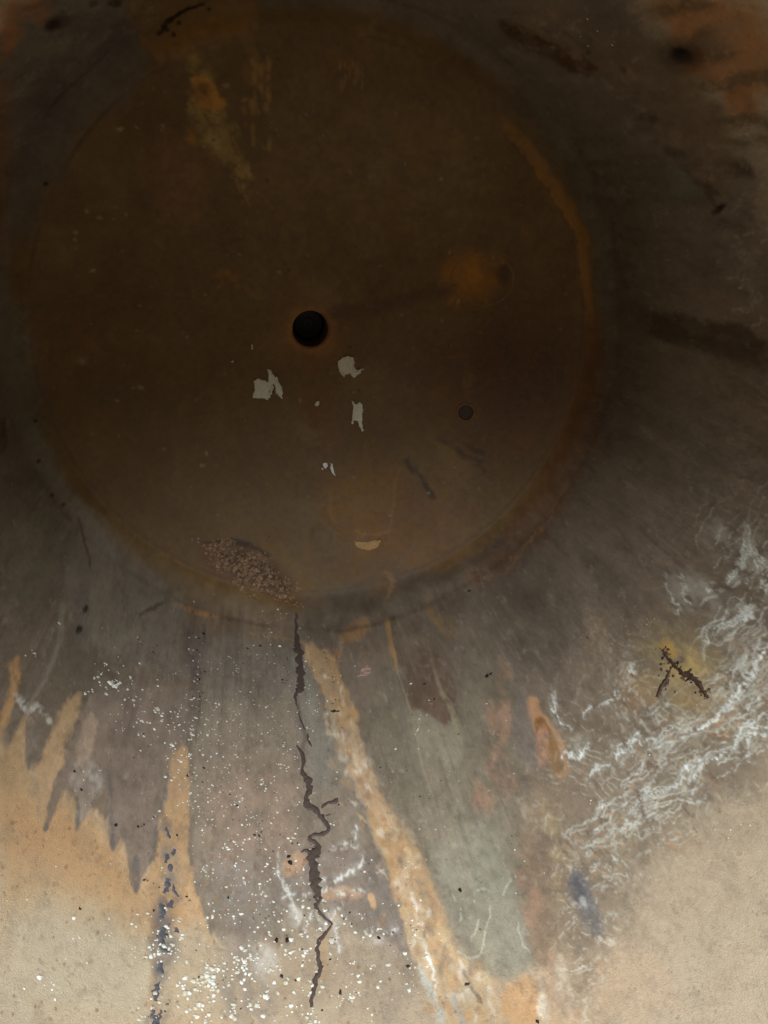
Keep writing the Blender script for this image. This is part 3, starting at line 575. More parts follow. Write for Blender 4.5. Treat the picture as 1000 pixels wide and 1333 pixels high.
def principled(name, col=(.5, .5, .5), rough=.6, spec=.35, nscale=60, namp=.25, bump=.3, bscale=180, attr=False):
    m = bpy.data.materials.new(name); m.use_nodes = True; nt = m.node_tree; b = nt.nodes['Principled BSDF']
    b.inputs['Specular IOR Level'].default_value = spec; b.inputs['Roughness'].default_value = rough
    tc = nt.nodes.new('ShaderNodeTexCoord')
    n1 = nt.nodes.new('ShaderNodeTexNoise'); n1.inputs['Scale'].default_value = nscale; n1.inputs['Detail'].default_value = 6; n1.inputs['Roughness'].default_value = .65
    nt.links.new(tc.outputs['Object'], n1.inputs['Vector'])
    mr = nt.nodes.new('ShaderNodeMapRange'); mr.inputs[1].default_value = .25; mr.inputs[2].default_value = .75
    mr.inputs[3].default_value = 1 - namp; mr.inputs[4].default_value = 1 + namp; nt.links.new(n1.outputs[0], mr.inputs[0])
    mx = nt.nodes.new('ShaderNodeMix'); mx.data_type = 'RGBA'; mx.blend_type = 'MULTIPLY'; mx.inputs[0].default_value = 1
    nt.links.new(mr.outputs[0], mx.inputs[7]); nt.links.new(mx.outputs[2], b.inputs['Base Color'])
    if attr:
        a = nt.nodes.new('ShaderNodeAttribute'); a.attribute_name = 'stain'; nt.links.new(a.outputs['Color'], mx.inputs[6])
        nt.links.new(a.outputs['Alpha'], b.inputs['Roughness'])
    else: mx.inputs[6].default_value = (*col, 1)
    if bump:
        n2 = nt.nodes.new('ShaderNodeTexNoise'); n2.inputs['Scale'].default_value = bscale; n2.inputs['Detail'].default_value = 5; n2.inputs['Roughness'].default_value = .7
        nt.links.new(tc.outputs['Object'], n2.inputs['Vector'])
        bp = nt.nodes.new('ShaderNodeBump'); bp.inputs['Strength'].default_value = bump; bp.inputs['Distance'].default_value = .003
        nt.links.new(n2.outputs[0], bp.inputs['Height']); nt.links.new(bp.outputs[0], b.inputs['Normal'])
    return m

def L(c): return tuple(float(v) for v in lin(c))
M_IN = principled('stained_lined_steel', rough=.6, spec=.3, nscale=420, namp=.16, bump=.5, bscale=330, attr=True)
M_SHELL = principled('stained_steel', L((118, 90, 60)), .5, .4)
M_BORE = principled('black_fouled_steel', L((104, 80, 56)), .6, .3)
M_WELD = principled('rusty_weld_metal', L((108, 76, 44)), .6, .35)
M_PALE = principled('pale_grey_scale', L((206, 202, 184)), .7, .25, 90, .15)
M_WHITE = principled('white_mineral_scale', L((212, 216, 210)), .75, .2, 300, .12)
M_WHITE2 = principled('cream_mineral_scale', L((190, 188, 172)), .75, .2, 300, .2)
M_PINK = principled('pinkish_scale', L((168, 140, 128)), .7, .2)
M_TAN = principled('tan_scale', L((160, 128, 86)), .7, .2)
M_BLACK = principled('black_grit', L((34, 30, 30)), .5, .35)
M_SLATE = principled('slate_grey_residue', L((88, 89, 94)), .65, .35, 220, .35, .6)
M_GRIT2 = principled('pale_brown_grit', L((138, 112, 86)), .6, .4, 120, .4)
M_PLUG = principled('dark_plug_steel', L((58, 42, 28)), .6, .3)
M_TAR = principled('dark_brown_tarry_residue', L((84, 73, 68)), .45, .4, 220, .35, .6)
M_CRUST = principled('dark_brown_crust', L((76, 60, 52)), .6, .3, 300, .4, .8)
M_YEL = principled('yellow_crust', L((190, 150, 78)), .7, .25, 200, .3, .6)
M_GRIT = principled('brown_gravelly_residue', L((116, 90, 64)), .6, .4, 120, .6, .4)

def link(name, me, mat, parent=None):
    o = bpy.data.objects.new(name, me); COL.objects.link(o)
    if mat is not None and not me.materials: me.materials.append(mat)
    if parent is not None: o.parent = parent
    return o
def grid_mesh(name, rhos, ths, closed=True, off=None):
    Rr, T = np.meshgrid(rhos, ths, indexing='ij'); X = Rr * np.cos(T); Y = Rr * np.sin(T)
    if off is not None:                         # rings centred on the outlet, easing back to the tank's axis at the weld
        k = np.clip(1 - Rr / 330, 0, 1) ** .8; X = X + off[0] * k; Y = Y + off[1] * k; Rr = np.hypot(X, Y); T = np.arctan2(Y, X)
    r, z = surf(Rr)
    h = sample(HT, X, Y) * .001 * ss(2, 30, Rr) if off is None else sample(HT, X, Y) * .001
    d = .5; r0, z0 = surf(Rr - d); r1, z1 = surf(Rr + d); dr, dz = r1 - r0, z1 - z0; l = np.hypot(dr, dz) + 1e-9
    nr, nz = -dz / l, dr / l
    rr = r + nr * h; zz = z + nz * h
    V = np.stack([rr * np.cos(T), rr * np.sin(T), zz], -1).reshape(-1, 3).astype(np.float32)
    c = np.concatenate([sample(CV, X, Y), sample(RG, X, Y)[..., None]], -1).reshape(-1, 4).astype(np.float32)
    n, m = Rr.shape; I = np.arange(n * m).reshape(n, m); J = np.roll(I, -1, 1)
    F = np.stack([I[:-1], J[:-1], J[1:], I[1:]], -1)
    if not closed: F = F[:, :-1]
    F = F.reshape(-1, 4).astype(np.int32)
    me = bpy.data.meshes.new(name)
    me.vertices.add(len(V)); me.vertices.foreach_set('co', V.ravel())
    me.loops.add(F.size); me.loops.foreach_set('vertex_index', F.ravel())
    me.polygons.add(len(F)); me.polygons.foreach_set('loop_start', np.arange(0, F.size, 4, dtype=np.int32))
    me.polygons.foreach_set('use_smooth', np.ones(len(F), bool))
    me.update(calc_edges=True)
    at_ = me.color_attributes.new('stain', 'FLOAT_COLOR', 'POINT'); at_.data.foreach_set('color', c.ravel())
    return me

def tagged(o, label, cat, group=None, kind=None):
    if label: o['label'] = label
    if cat: o['category'] = cat
    if group: o['group'] = group
    if kind: o['kind'] = kind
    return o

tank = bpy.data.objects.new('steel_tank', None); COL.objects.link(tank); tank.location = (0, 0, 0)
tagged(tank, 'inside of a stained round steel tank with dished bottom and centre drain hole', 'tank')

DRQ = ch([(404, 428)])[0]
# wall: fine where the photograph looks at it closely, coarser round the back
def th_list():
    a0, a1 = math.radians(-152), math.radians(-8)
    fine = np.arange(a0, a1, 1.15 / 700); coarse = np.arange(a1, a0 + 2 * math.pi, 2.1 / 520)
    return np.r_[fine, coarse]
ths = th_list()
rh = np.r_[np.arange(RHO0, 940, 1.25), np.arange(940, 1100, 8), K / (HC - np.array([1.95, 2.1, 2.25, 2.4, 2.55])), [9000.]]
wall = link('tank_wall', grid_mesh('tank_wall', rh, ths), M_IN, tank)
wall['label'] = 'curved side wall, tan above the old liquid line and grey with white veins below'
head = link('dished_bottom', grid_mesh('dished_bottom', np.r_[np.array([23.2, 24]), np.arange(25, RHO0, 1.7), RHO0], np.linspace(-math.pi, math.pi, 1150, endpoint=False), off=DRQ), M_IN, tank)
head['label'] = 'dark rust brown dished bottom with a drain hole in the middle'

def lathe(name, prof, mat, parent, seg=64, org=(0, 0, 0), axes=None, smooth=True):
    ax_ = axes or ((1, 0, 0), (0, 1, 0), (0, 0, 1)); a, b, c = [np.array(v, float) for v in ax_]; V, F = [], []
    for (r, z) in prof:
        for k in range(seg):
            t = 2 * math.pi * k / seg; V.append(tuple(np.array(org) + a * r * math.cos(t) + b * r * math.sin(t) + c * z))
    n = len(prof)
    for i in range(n - 1):
        for k in range(seg): F.append((i * seg + k, i * seg + (k + 1) % seg, (i + 1) * seg + (k + 1) % seg, (i + 1) * seg + k))
    if prof[-1][0] < 1e-3 or True: F.append(tuple((n - 1) * seg + k for k in range(seg)))
    me = bpy.data.meshes.new(name); me.from_pydata(V, [], F); me.polygons.foreach_set('use_smooth', [smooth] * (len(F) - 1) + [False]); me.update()
    return link(name, me, mat, parent)

# drain: a short pipe let into the bottom, with its elbow below
DP, dn, dt, du = frame_at(404, 428)
DR = 23.2 / K * (HC - DP[2]) * 1.0
dz = float(DP[2])
outlet = lathe('drain_pipe', [(DR + .004, -.002), (DR + .001, .0012), (DR - .002, -.001), (DR - .003, -.012), (DR - .003, -.16), (DR - .008, -.165), (DR - .008, -.30)], M_BORE, tank, 96, (DP[0], DP[1], dz))
rim = lathe('outlet_rim', [(DR + .009, -.003), (DR + .007, .001), (DR + .003, .0026), (DR + .000, .0022), (DR - .0015, .000)], M_WELD, outlet, 96, (DP[0], DP[1], dz))
rim.data.polygons[-1].select = False
# open the lathe's end cap of the rim
def drop_cap(o):
    import bmesh
    bm = bmesh.new(); bm.from_mesh(o.data); bm.faces.ensure_lookup_table(); f = max(bm.faces, key=lambda f: len(f.verts))
    bmesh.ops.delete(bm, geom=[f], context='FACES_ONLY'); bm.to_mesh(o.data); bm.free()
drop_cap(rim)
M_SILT = principled('wet_black_silt', L((26, 20, 16)), .5, .2, 60, .6, .5, 90)
silt = lathe('silt_plug', [(DR - .0085, -.12), (DR * .7, -.108), (DR * .5, -.125), (DR * .35, -.112), (.004, -.122)], M_SILT, outlet, 40, (DP[0], DP[1], dz))

# small plugged fitting
FP, fn, ft, fu = frame_at(606.5, 537)
plug = lathe('plugged_fitting', [(.043, -.003), (.040, .002), (.036, .0045), (.031, .005), (.0285, .003), (.0280, -.004)], M_WELD, tank, 56, FP, (ft, fu, fn))
drop_cap(plug)
pcup = lathe('plug_face', [(.0284, -.003), (.024, -.0052), (.012, -.004), (.001, -.0035)], M_PLUG, plug, 40, FP, (ft, fu, fn))

# raised pad ring round the ochre spot
def ring_on(cx, cy, rx, ry, r, name, mat, parent, n=72, arc=(0, 360)):
    V, F, m = [], [], 6
    for k in range(n):
        a = math.radians(arc[0] + (arc[1] - arc[0]) * k / (n if arc[1] - arc[0] == 360 else n - 1))
        P, nn, tt, uu = frame_at(cx + rx * math.cos(a), cy + ry * math.sin(a)); c, s_ = math.cos(-a), math.sin(-a)
        out = tt * c + uu * s_
        P2 = frame_at(cx + rx * 1.1 * math.cos(a), cy + ry * 1.1 * math.sin(a))[0]; out = (P2 - P) / np.linalg.norm(P2 - P)
        rr_ = r * (1 + .25 * math.sin(k * 2.1) * math.sin(k * .7))
        for j in range(m):
            b = 2 * math.pi * j / m; V.append(tuple(P + out * rr_ * 1.6 * math.cos(b) + nn * rr_ * .8 * math.sin(b)))
    full = arc[1] - arc[0] == 360
    for k in range(n if full else n - 1):
        for j in range(m): F.append((k * m + j, k * m + (j + 1) % m, ((k + 1) % n) * m + (j + 1) % m, ((k + 1) % n) * m + j))
    me = bpy.data.meshes.new(name); me.from_pydata(V, [], F); me.polygons.foreach_set('use_smooth', [True] * len(F)); me.update()
    return link(name, me, mat, parent)
M_PAD = principled('rust_brown_pad_weld', L((140, 104, 56)), .7, .2)
padr = ring_on(628, 364, 41, 34, .0008, 'pad_ring', M_PAD, tank)
padr['label'] = 'thin raised ring round the ochre rust spot'

# ------------------------------------------------------------------ chips, flakes and residue lying on the inside
def flake(name, outline, mat, lift=.0015, thick=.002, curl=.0, holes=(), parent=None, rag=.7, sub=4):
    """outline: photograph points of the flake; the piece is a thin, slightly buckled plate on the surface"""
    import bmesh
    o2 = []
    n = len(outline)
    for i in range(n):                          # ragged edge
        a, b = outline[i], outline[(i + 1) % n]
        for k in range(sub):
            t = k / sub; o2.append((a[0] + (b[0] - a[0]) * t + random.gauss(0, rag) * (k > 0), a[1] + (b[1] - a[1]) * t + random.gauss(0, rag) * (k > 0)))
    c = np.mean([p[:2] for p in outline], 0)
    P0, nn, tt, uu = frame_at(*c); P0 = P0 + nn * lift
    bm = bmesh.new()
    pts = at([p[0] for p in o2], [p[1] for p in o2])
    def buckle(p):
        l = p - P0; return float(.5 + .5 * math.sin(l @ tt * 140 + 1.3) * math.cos(l @ uu * 110 + .4)) * curl
    vs = [bm.verts.new(tuple(p + nn * (lift + buckle(p)) - P0)) for p in pts]
    f = bm.faces.new(vs)
    if f.normal.length == 0: f.normal_update()
    f.normal_update()
    if f.normal.dot(Vector(nn)) < 0: f.normal_flip()
    bmesh.ops.triangulate(bm, faces=[f], ngon_method='EAR_CLIP')
    bmesh.ops.subdivide_edges(bm, edges=[e for e in bm.edges if not e.is_boundary], cuts=1)
    for v in bm.verts:
        if not v.is_boundary: v.co += Vector(nn) * random.uniform(-.3, 1) * curl * .5
    ex = bmesh.ops.extrude_face_region(bm, geom=bm.faces[:])
    for v in [g for g in ex['geom'] if isinstance(g, bmesh.types.BMVert)]: v.co += Vector(nn) * thick
    bmesh.ops.recalc_face_normals(bm, faces=bm.faces[:])
    me = bpy.data.meshes.new(name); bm.to_mesh(me); bm.free()
    o = link(name, me, mat, parent); o.location = tuple(P0)
    return o
tagged(flake('scale_flake', [(330, 496), (336, 492), (344, 495), (348, 497), (351, 499), (350, 508), (352, 516), (349, 520), (340, 518), (329, 518), (332, 508)], M_PALE, curl=.004),
       'pale grey blob shaped scale flake lower left of the drain hole', 'scale flake')
tagged(flake('scale_flake', [(347, 480), (352, 481), (355, 487), (362, 494), (367, 504), (368, 519), (362, 515), (359, 511), (358, 503), (356, 499), (355, 506), (354, 513), (351, 514), (350, 505), (349, 494), (350, 488)], M_PALE, lift=.004, curl=.005),
       'pale grey wing shaped scale flake with pointed top overlapping its rounder neighbour', 'scale flake')
tagged(flake('scale_flake', [(440, 470), (446, 465), (453, 463), (460, 465), (463, 472), (462, 478), (465, 482), (474, 479), (468, 486), (462, 491), (456, 486), (450, 487), (448, 491), (442, 484)], M_PALE, curl=.007),
       'pale grey curled scale flake with a folded point lower right of the drain hole', 'scale flake')
tagged(flake('scale_flake', [(458, 521), (462, 526), (466, 527), (468, 523), (472, 528), (472, 538), (471, 550), (473, 559), (471, 562), (469, 556), (466, 548), (462, 547), (459, 552), (457, 550), (459, 540), (460, 530)], M_PALE, curl=.004),
       'small forked pale scale flake with two legs below the curled one', 'scale flake')
o = tagged(bpy.data.objects.new('scale_fragments', None), 'broken whitish scale fragments standing in a short row midway down the dark bottom', 'scale fragments'); COL.objects.link(o)
o.location = tuple(frame_at(428, 609)[0])
for ol in ([(430, 603), (433, 604), (434, 611), (437, 620), (432, 615), (430, 610)], [(420, 604), (425, 602), (427, 607), (423, 610)], [(418, 608), (421, 610), (420, 612)]):
    q_ = flake('fragment', ol, M_WHITE, curl=.005, rag=.4, sub=3); q_.parent = o; q_.location = tuple(Vector(q_.location) - o.location)
tagged(flake('scale_crumb', [(411, 524), (415, 522), (416, 526), (413, 529), (410, 528)], M_PALE, curl=.003, rag=.4, sub=3), 'tiny pale crumb between the two larger pairs of flakes', 'crumb')
tagged(flake('scale_crumb', [(327, 448), (329, 449), (329, 455), (327, 454)], M_PALE, curl=.002, rag=.3, sub=2), 'tiny pale sliver left of the drain hole', 'crumb')
tagged(flake('scale_crumb', [(300, 471), (304, 469), (303, 472)], M_PALE, curl=.002, rag=.2, sub=2), 'tiniest pale sliver above and left of the blob shaped flake', 'crumb')
tagged(flake('tan_flake', [(461, 704), (466, 705), (478, 706), (488, 703), (496, 703), (492, 712), (483, 716), (472, 715), (464, 711)], M_TAN, thick=.0015, curl=.002),
       'flat tan crescent shaped flake near the lower edge of the dark bottom', 'flake')
tagged(flake('pink_flake', [(465, 882), (470, 873), (477, 867), (483, 871), (482, 877), (475, 881)], M_PINK, curl=.003),
       'pinkish leaf shaped chip beside the top of the tan streak', 'flake')

# --- dark run of residue down the wall: one long ragged ribbon with depth
def ribbon(name, pts, mat, ht=.003, parent=None, seg=3.0, rag=.35):
    pts = np.array(pts, float); d = np.r_[0, np.cumsum(np.hypot(*np.diff(pts[:, :2], axis=0).T))]
    n = max(3, int(d[-1] / seg)); t = np.linspace(0, d[-1], n)
    x, y, wd = (np.interp(t, d, pts[:, k]) for k in range(3))
    x += np.array([random.gauss(0, .5) for _ in t]); wl = wd / 2 * (1 + rag * rng.normal(size=n)); wr = wd / 2 * (1 + rag * rng.normal(size=n))
    dx, dy = np.gradient(x), np.gradient(y); l = np.hypot(dx, dy) + 1e-6; nx, ny = -dy / l, dx / l
    V, F = [], []; o0 = frame_at(float(x[n // 2]), float(y[n // 2]))[0]
    for i in range(n):
        P, nn, tt, uu = frame_at(x[i], y[i])
        e = at([x[i] - nx[i] * max(wl[i], .4), x[i] + nx[i] * max(wr[i], .4)], [y[i] - ny[i] * max(wl[i], .4), y[i] + ny[i] * max(wr[i], .4)])
        h = ht * (.6 + .6 * rng.random()) * min(1, wd[i] / 5)
        A, B = e[0], e[1]
        for f_, hh in ((0, -.001), (.16, h * .65), (.5, h), (.84, h * .65), (1, -.001)): V.append(tuple(A * (1 - f_) + B * f_ + nn * hh - o0))
    for i in range(n - 1):
        for k in range(4): F.append((i * 5 + k, i * 5 + k + 1, i * 5 + k + 6, i * 5 + k + 5))
    me = bpy.data.meshes.new(name); me.from_pydata(V, [], F); me.polygons.foreach_set('use_smooth', [True] * len(F)); me.update()
    o = link(name, me, mat, parent); o.location = tuple(o0)
    return o
run = bpy.data.objects.new('residue_run', None); COL.objects.link(run); run.location = tuple(frame_at(400, 1050)[0])
tagged(run, 'long wavering dark brown run of dried residue down the middle of the lower wall', 'residue run')
def sub_of(o, root):
    o.parent = root; o.location = tuple(Vector(o.location) - root.location); return o
for P in ([(386, 798, 3), (385, 815, 4), (386, 830, 6), (389, 850, 10), (391, 870, 9), (392, 890, 11), (388, 899, 7), (384, 908, 4), (388, 922, 2)],
          [(388, 922, 2), (391, 935, 2.6), (397, 950, 3)], [(413, 1183, 5), (420, 1192, 5), (432, 1202, 4)],
          [(400, 955, 2), (401, 962, 4), (406, 972, 2)], [(386, 970, 2), (393, 982, 6), (396, 990, 6), (393, 998, 4), (394, 1005, 6), (400, 1015, 9), (404, 1028, 9), (398, 1038, 7), (400, 1047, 9), (408, 1054, 9), (417, 1062, 7), (425, 1072, 6), (427, 1080, 5), (421, 1085, 6), (408, 1087, 6), (403, 1092, 6), (410, 1097, 7), (415, 1104, 8), (410, 1112, 13), (406, 1120, 12), (409, 1130, 13), (410, 1140, 15), (411, 1150, 14), (414, 1162, 10), (413, 1175, 7), (411, 1184, 6)],
          [(433, 1202, 3), (428, 1210, 4), (418, 1222, 6), (413, 1234, 6), (415, 1250, 6), (417, 1262, 6), (411, 1275, 7), (409, 1288, 6), (405, 1300, 5), (405, 1312, 3)],
          [(424, 1062, 2), (430, 1060, 2)], [(418, 1052, 3), (426, 1046, 5), (440, 1042, 6)], [(392, 1110, 2), (398, 1106, 6), (404, 1110, 8)]):
    sub_of(ribbon('run_length', [(a, b, c * 1.05) for a, b, c in smooth_line(P)], M_TAR, .0022, rag=.28), run)

# --- yellow crust with its dark split
cr = bpy.data.objects.new('dark_crust', None); COL.objects.link(cr); cr.location = tuple(frame_at(895, 878)[0])
tagged(cr, 'dark knobbly split crust in the yellow patch on the veined wall', 'crust')
for P in ([(862, 846, 2), (868, 855, 4), (878, 866, 6), (888, 876, 10), (900, 880, 11), (908, 888, 9), (914, 897, 9), (918, 903, 10), (922, 908, 4)], [(874, 870, 3), (868, 884, 6), (862, 896, 7), (856, 908, 5)], [(893, 878, 3), (902, 871, 5)]):
    sub_of(ribbon('crust_ridge', [(a, b, c * .72) for a, b, c in P], M_CRUST, .006, seg=2.6, rag=.3), cr)

# --- slate blotches down the seam at the lower left
sb = bpy.data.objects.new('slate_residue', None); COL.objects.link(sb); sb.location = tuple(frame_at(215, 1200)[0])
tagged(sb, 'broken line of slate grey residue blotches running down the tan strip', 'residue')
for P in ([(217, 1077, 3), (219, 1084, 6), (221, 1092, 4)], [(228, 1106, 4), (224, 1113, 5)], [(218, 1112, 5), (217, 1119, 9), (215, 1124, 5)], [(222, 1125, 5), (221, 1131, 9), (224, 1135, 4)],
          [(219, 1144, 6), (218, 1155, 10), (214, 1164, 6)], [(226, 1150, 2), (226, 1160, 4), (232, 1168, 3)], [(223, 1172, 5), (220, 1182, 8)], [(210, 1176, 5), (210, 1186, 9), (212, 1196, 6)], [(222, 1203, 4), (219, 1206, 4)],
          [(229, 1208, 5), (228, 1214, 7)], [(209, 1208, 8), (209, 1222, 17), (212, 1234, 9), (219, 1241, 5)], [(209, 1254, 6), (209, 1262, 11), (212, 1268, 6)], [(208, 1278, 5), (204, 1292, 10), (202, 1304, 7)], [(209, 1315, 4), (207, 1324, 6), (206, 1335, 7)], [(198, 1310, 5), (200, 1325, 10), (203, 1336, 12)]):
    sub_of(ribbon('blotch', P, M_SLATE, .0015, seg=2.5, rag=.5), sb)

# --- small hard specks
def chip_mesh(name, k, n=7, mat=None):
    g = random.Random(k); V = [(0, 0, .55)]; F = []
    A = [(.5 + .5 * g.random()) for _ in range(n)]; el = .55 + g.random() * .45
    for i in range(n): a = 2 * math.pi * i / n; V.append((A[i] * math.cos(a), A[i] * el * math.sin(a), .28 * g.random() + .1))
    for i in range(n): a = 2 * math.pi * i / n; V.append((A[i] * 1.1 * math.cos(a), A[i] * el * 1.1 * math.sin(a), -.15))
    for i in range(n):
        j = (i + 1) % n; F += [(0, 1 + i, 1 + j), (1 + i, 1 + n + i, 1 + n + j, 1 + j)]
    me = bpy.data.meshes.new(name); me.from_pydata(V, [], F); me.update()
    if mat: me.materials.append(mat)
    return me, np.array(V), F
def scatter(regions):
    out = []
    for (x, y, sx, sy, n, r0, r1) in regions:
        n = int(n * .85); par = [(x + rng.normal() * sx, y + rng.normal() * sy) for _ in range(max(3, n // 4))]
        for _ in range(n):
            r = (r0 + (r1 - r0) * rng.random() ** 2.4) * .9; a, b = par[rng.integers(len(par))]
            if rng.random() < .6: out.append((a + rng.normal() * 5, b + rng.normal() * 4, r))
            else: out.append((x + rng.normal() * sx, y + rng.normal() * sy, r))
    return out
white = scatter([(300, 930, 45, 65, 230, .9, 2.2), (335, 970, 55, 85, 430, .8, 2.3), (245, 920, 16, 60, 80, 1, 2.6), (160, 895, 24, 12, 60, 1.4, 3.6), (190, 930, 24, 12, 60, 1.2, 3.6), (140, 860, 14, 16, 12, 1, 2.4), (47, 850, 4, 3, 7, 1.4, 3),
    (235, 970, 12, 20, 26, 1.6, 4), (200, 1000, 40, 30, 50, .8, 2), (300, 1080, 50, 60, 150, .9, 2.6), (330, 1150, 60, 60, 150, .9, 2.6), (208, 1232, 15, 12, 70, 1.4, 4), (212, 1190, 10, 14, 14, 1.4, 3),
    (262, 1290, 28, 26, 80, 1.4, 4.2), (310, 1305, 50, 26, 90, 1.5, 4.6), (306, 1255, 22, 16, 60, 1.3, 4), (200, 1320, 14, 12, 30, 1.3, 4), (380, 1230, 50, 50, 110, 1, 3.4), (430, 1200, 40, 30, 60, 1.2, 3.6),
    (480, 1270, 60, 40, 90, 1, 3.2), (400, 1310, 30, 16, 40, 1.5, 4.2), (540, 1200, 18, 50, 50, 1, 3), (160, 1220, 60, 60, 40, .9, 2.4), (100, 1220, 60, 60, 18, 1, 2.6), (400, 940, 30, 50, 50, .8, 1.8), (270, 1150, 20, 60, 50, 1, 2.6),
    (250, 840, 40, 25, 20, .8, 1.7), (560, 960, 60, 60, 26, .8, 1.8), (600, 1080, 70, 70, 30, .8, 1.8), (830, 980, 70, 60, 24, .8, 1.8), (950, 1090, 25, 20, 7, 1.2, 2.4), (430, 870, 30, 20, 14, .8, 1.8), (780, 40, 12, 12, 8, 1.2, 2.2), (830, 820, 20, 20, 40, .5, 1.1), (770, 850, 22, 22, 34, .5, 1.0)])
white += [(x, y, r) for (x, y, r) in ((144, 889, 5), (150, 893, 4), (52, 1272, 4.2), (96, 1195, 3.6), (104, 1221, 2.8), (72, 1301, 2.6), (545, 1201, 3), (432, 1224, 5), (364, 841, 3.2), (515, 975, 2.6), (535, 890, 2.6), (77, 811, 2.6), (379, 1223, 4), (505, 1256, 4), (533, 1289, 4))]
white = [p for p in white if -30 < p[0] < 1030 and p[1] < 1365 and not (p[0] > 560 and p[1] > 1290)]
black = scatter([(320, 960, 70, 70, 60, .9, 2.2), (330, 1100, 70, 80, 60, .9, 2.4), (200, 1010, 40, 40, 22, .9, 2.2), (262, 890, 4, 40, 26, 1.2, 2.8), (480, 960, 50, 60, 26, .8, 2), (560, 1120, 60, 80, 24, .9, 2.2), (440, 1120, 30, 60, 30, .9, 2.2), (250, 1260, 30, 50, 16, 1, 2.4), (600, 1000, 60, 80, 16, .9, 2.2), (430, 880, 14, 20, 40, .6, 1.4), (420, 1250, 60, 50, 20, 1, 2.4), (330, 870, 50, 18, 14, 1, 2.2)])
black += [(860 + 60 * t + rng.normal() * 5, 848 + 58 * t + rng.normal() * 5, 1 + 1.5 * rng.random()) for t in rng.random(26)]
black += [(434, 926, 4.6), (440, 926, 3), (634, 880, 3.4), (639, 877, 2.4), (611, 769, 3), (553, 890, 2.6), (378, 1123, 4), (376, 1115, 3), (599, 1159, 3.4), (339, 841, 2.6), (322, 844, 2.6), (265, 825, 2.6), (531, 1258, 3.4), (104, 1183, 2.6), (106, 1028, 2.6), (97, 1004, 2.4), (151, 1074, 3), (180, 1076, 2.2), (700, 1330, 3), (608, 1281, 3.2), (374, 1224, 4), (360, 1224, 3.4), (367, 1271, 3.2), (443, 1292, 3.4), (493, 1221, 3)]
WV = [chip_mesh('white_chip', k, mat=(M_WHITE if k % 2 else M_WHITE2)) for k in range(8)]; BV = [chip_mesh('black_speck', k + 50, mat=M_BLACK) for k in range(5)]
def placed(p):
    P, nn, tt, uu = frame_at(p[0], p[1]); a = random.random() * 6.28
    s_ = p[2] * float(np.linalg.norm(P - CAM)) / FOC; x = tt * math.cos(a) + uu * math.sin(a)
    return P, x, np.cross(nn, x), nn, s_
def joined(name, specks, variants, parent=None, rise=.7):
    V, F, MI = [], [], []; mats = []
    me = bpy.data.meshes.new(name)
    for p in specks:
        P, x, y, nn, s_ = placed(p); vm, vv, ff = random.choice(variants); b = len(V)
        if vm.materials[0] not in mats: mats.append(vm.materials[0])
        V += (P + (vv[:, :1] * x + vv[:, 1:2] * y + vv[:, 2:] * nn * rise) * s_).tolist(); F += [tuple(i + b for i in f) for f in ff]; MI += [mats.index(vm.materials[0])] * len(ff)
    me.from_pydata(V, [], F)
    for m_ in mats: me.materials.append(m_)
    me.polygons.foreach_set('material_index', MI); me.update()
    return link(name, me, None, parent)
def lay(specks, variants, name, where, cat, lim=290):
    specks = sorted(specks, key=lambda p: -p[2])
    for p in specks[:lim]:
        P, x, y, nn, s_ = placed(p); o = bpy.data.objects.new(name, random.choice(variants)[0]); COL.objects.link(o)
        o.matrix_world = Matrix(((x[0], y[0], nn[0], P[0]), (x[1], y[1], nn[1], P[1]), (x[2], y[2], nn[2], P[2]), (0, 0, 0, 1))) @ Matrix.Diagonal((s_, s_, s_ * .7, 1))
        label, group = where(p[0], p[1]); tagged(o, label, cat, group)
    return specks[lim:]
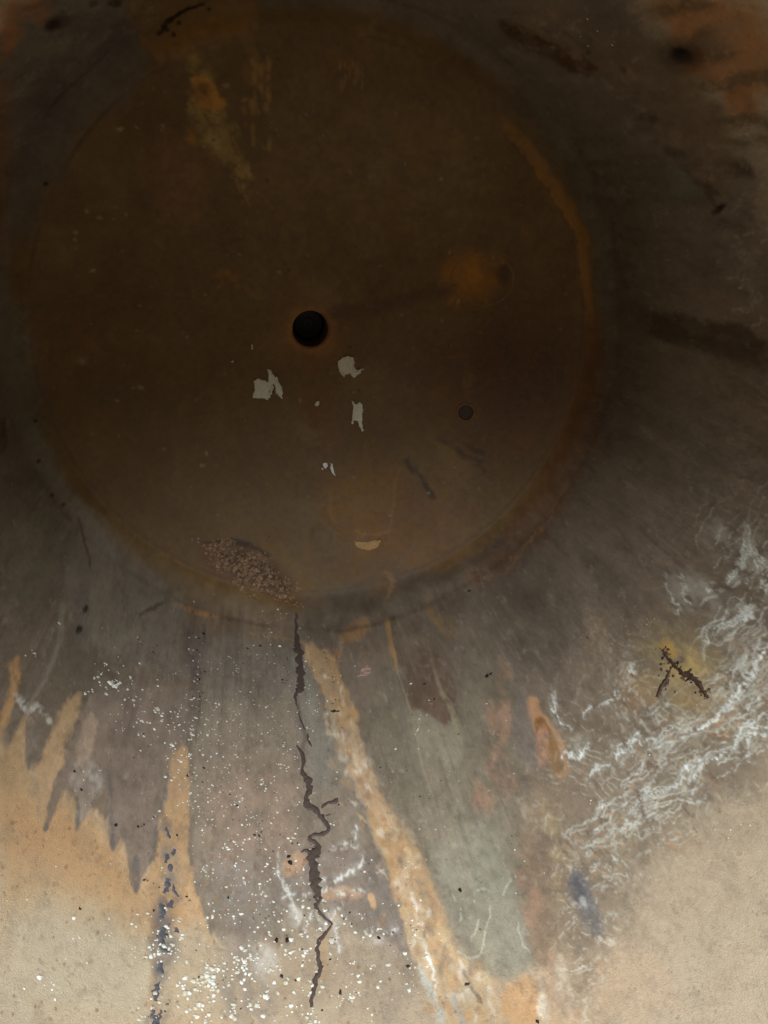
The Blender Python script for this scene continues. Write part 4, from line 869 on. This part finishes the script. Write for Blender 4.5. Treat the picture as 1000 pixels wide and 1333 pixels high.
def zone(x, y):
    if x > 700: return 'on the veined wall beyond the brown strip'
    if y > 1215 and x < 350: return 'on the tan lining at the bottom edge by the slate residue'
    if x < 178 and y > 1060: return 'on the open tan and orange lining left of the slate residue'
    if x < 235 and y < 1060: return 'on the grey film above the dripping grey fingers'
    if x < 235: return 'along the line of slate residue blotches'
    if x < 400 + max(0, y - 1000) * .1: return 'on the grey film left of the dark residue run'
    if x < 560: return 'between the dark residue run and the tan streak'
    return 'on the green grey film right of the tan streak'
rest = lay(white, WV, 'white_chip', lambda x, y: ('small white mineral chip ' + zone(x, y), 'white chips ' + zone(x, y)), 'chip')
if rest: tagged(joined('fine_white_specks', rest, WV), 'finest white specks peppering the lower wall between the larger chips', 'specks', None, 'stuff')
rest = lay(black, BV, 'black_speck', lambda x, y: ('tiny black grit speck ' + zone(x, y), 'black specks ' + zone(x, y)), 'speck')
if rest: tagged(joined('fine_black_specks', rest, BV), 'finest black grit dotting the lower wall', 'specks', None, 'stuff')
KV = [chip_mesh('crumb', k + 130, mat=M_CRUST) for k in range(4)]
pts_ = [(862, 846), (868, 855), (878, 866), (888, 876), (900, 880), (908, 888), (914, 897), (918, 905)]
joined('crust_crumbs', [(a + rng.normal() * 4, b + rng.normal() * 4, 1 + 1.5 * rng.random()) for a, b in pts_ for _ in range(7)] + [(868 + rng.normal() * 5, 886 + rng.normal() * 9, 1 + 1.6 * rng.random()) for _ in range(16)], KV, None, 1.4)
cc = bpy.data.objects['crust_crumbs']; cc.parent = cr; cc['kind'] = 'stuff'; cc.location = tuple(-Vector(cr.location))

# gravelly residue heap on the knuckle
gr = []
while len(gr) < 900:
    x, y = 250 + random.random() * 150, 700 + random.random() * 100
    u = (x - 322) * .85 + (y - 740) * .53; v = -(x - 322) * .53 + (y - 740) * .85
    if (u / (78 + 12 * math.sin(v * .3))) ** 2 + (v / (25 + 7 * math.sin(u * .11))) ** 2 < random.random() ** 1.4 * 1.25: gr.append((x, y, 1.0 + random.random() ** 2.5 * 2.6))
GV = [chip_mesh('grit', k + 90, mat=(M_GRIT2 if k == 0 else M_GRIT)) for k in range(6)]
tagged(joined('gravelly_residue', gr, GV), 'brown gravelly residue heaped on the lower left edge of the dark bottom', 'residue', None, 'stuff')
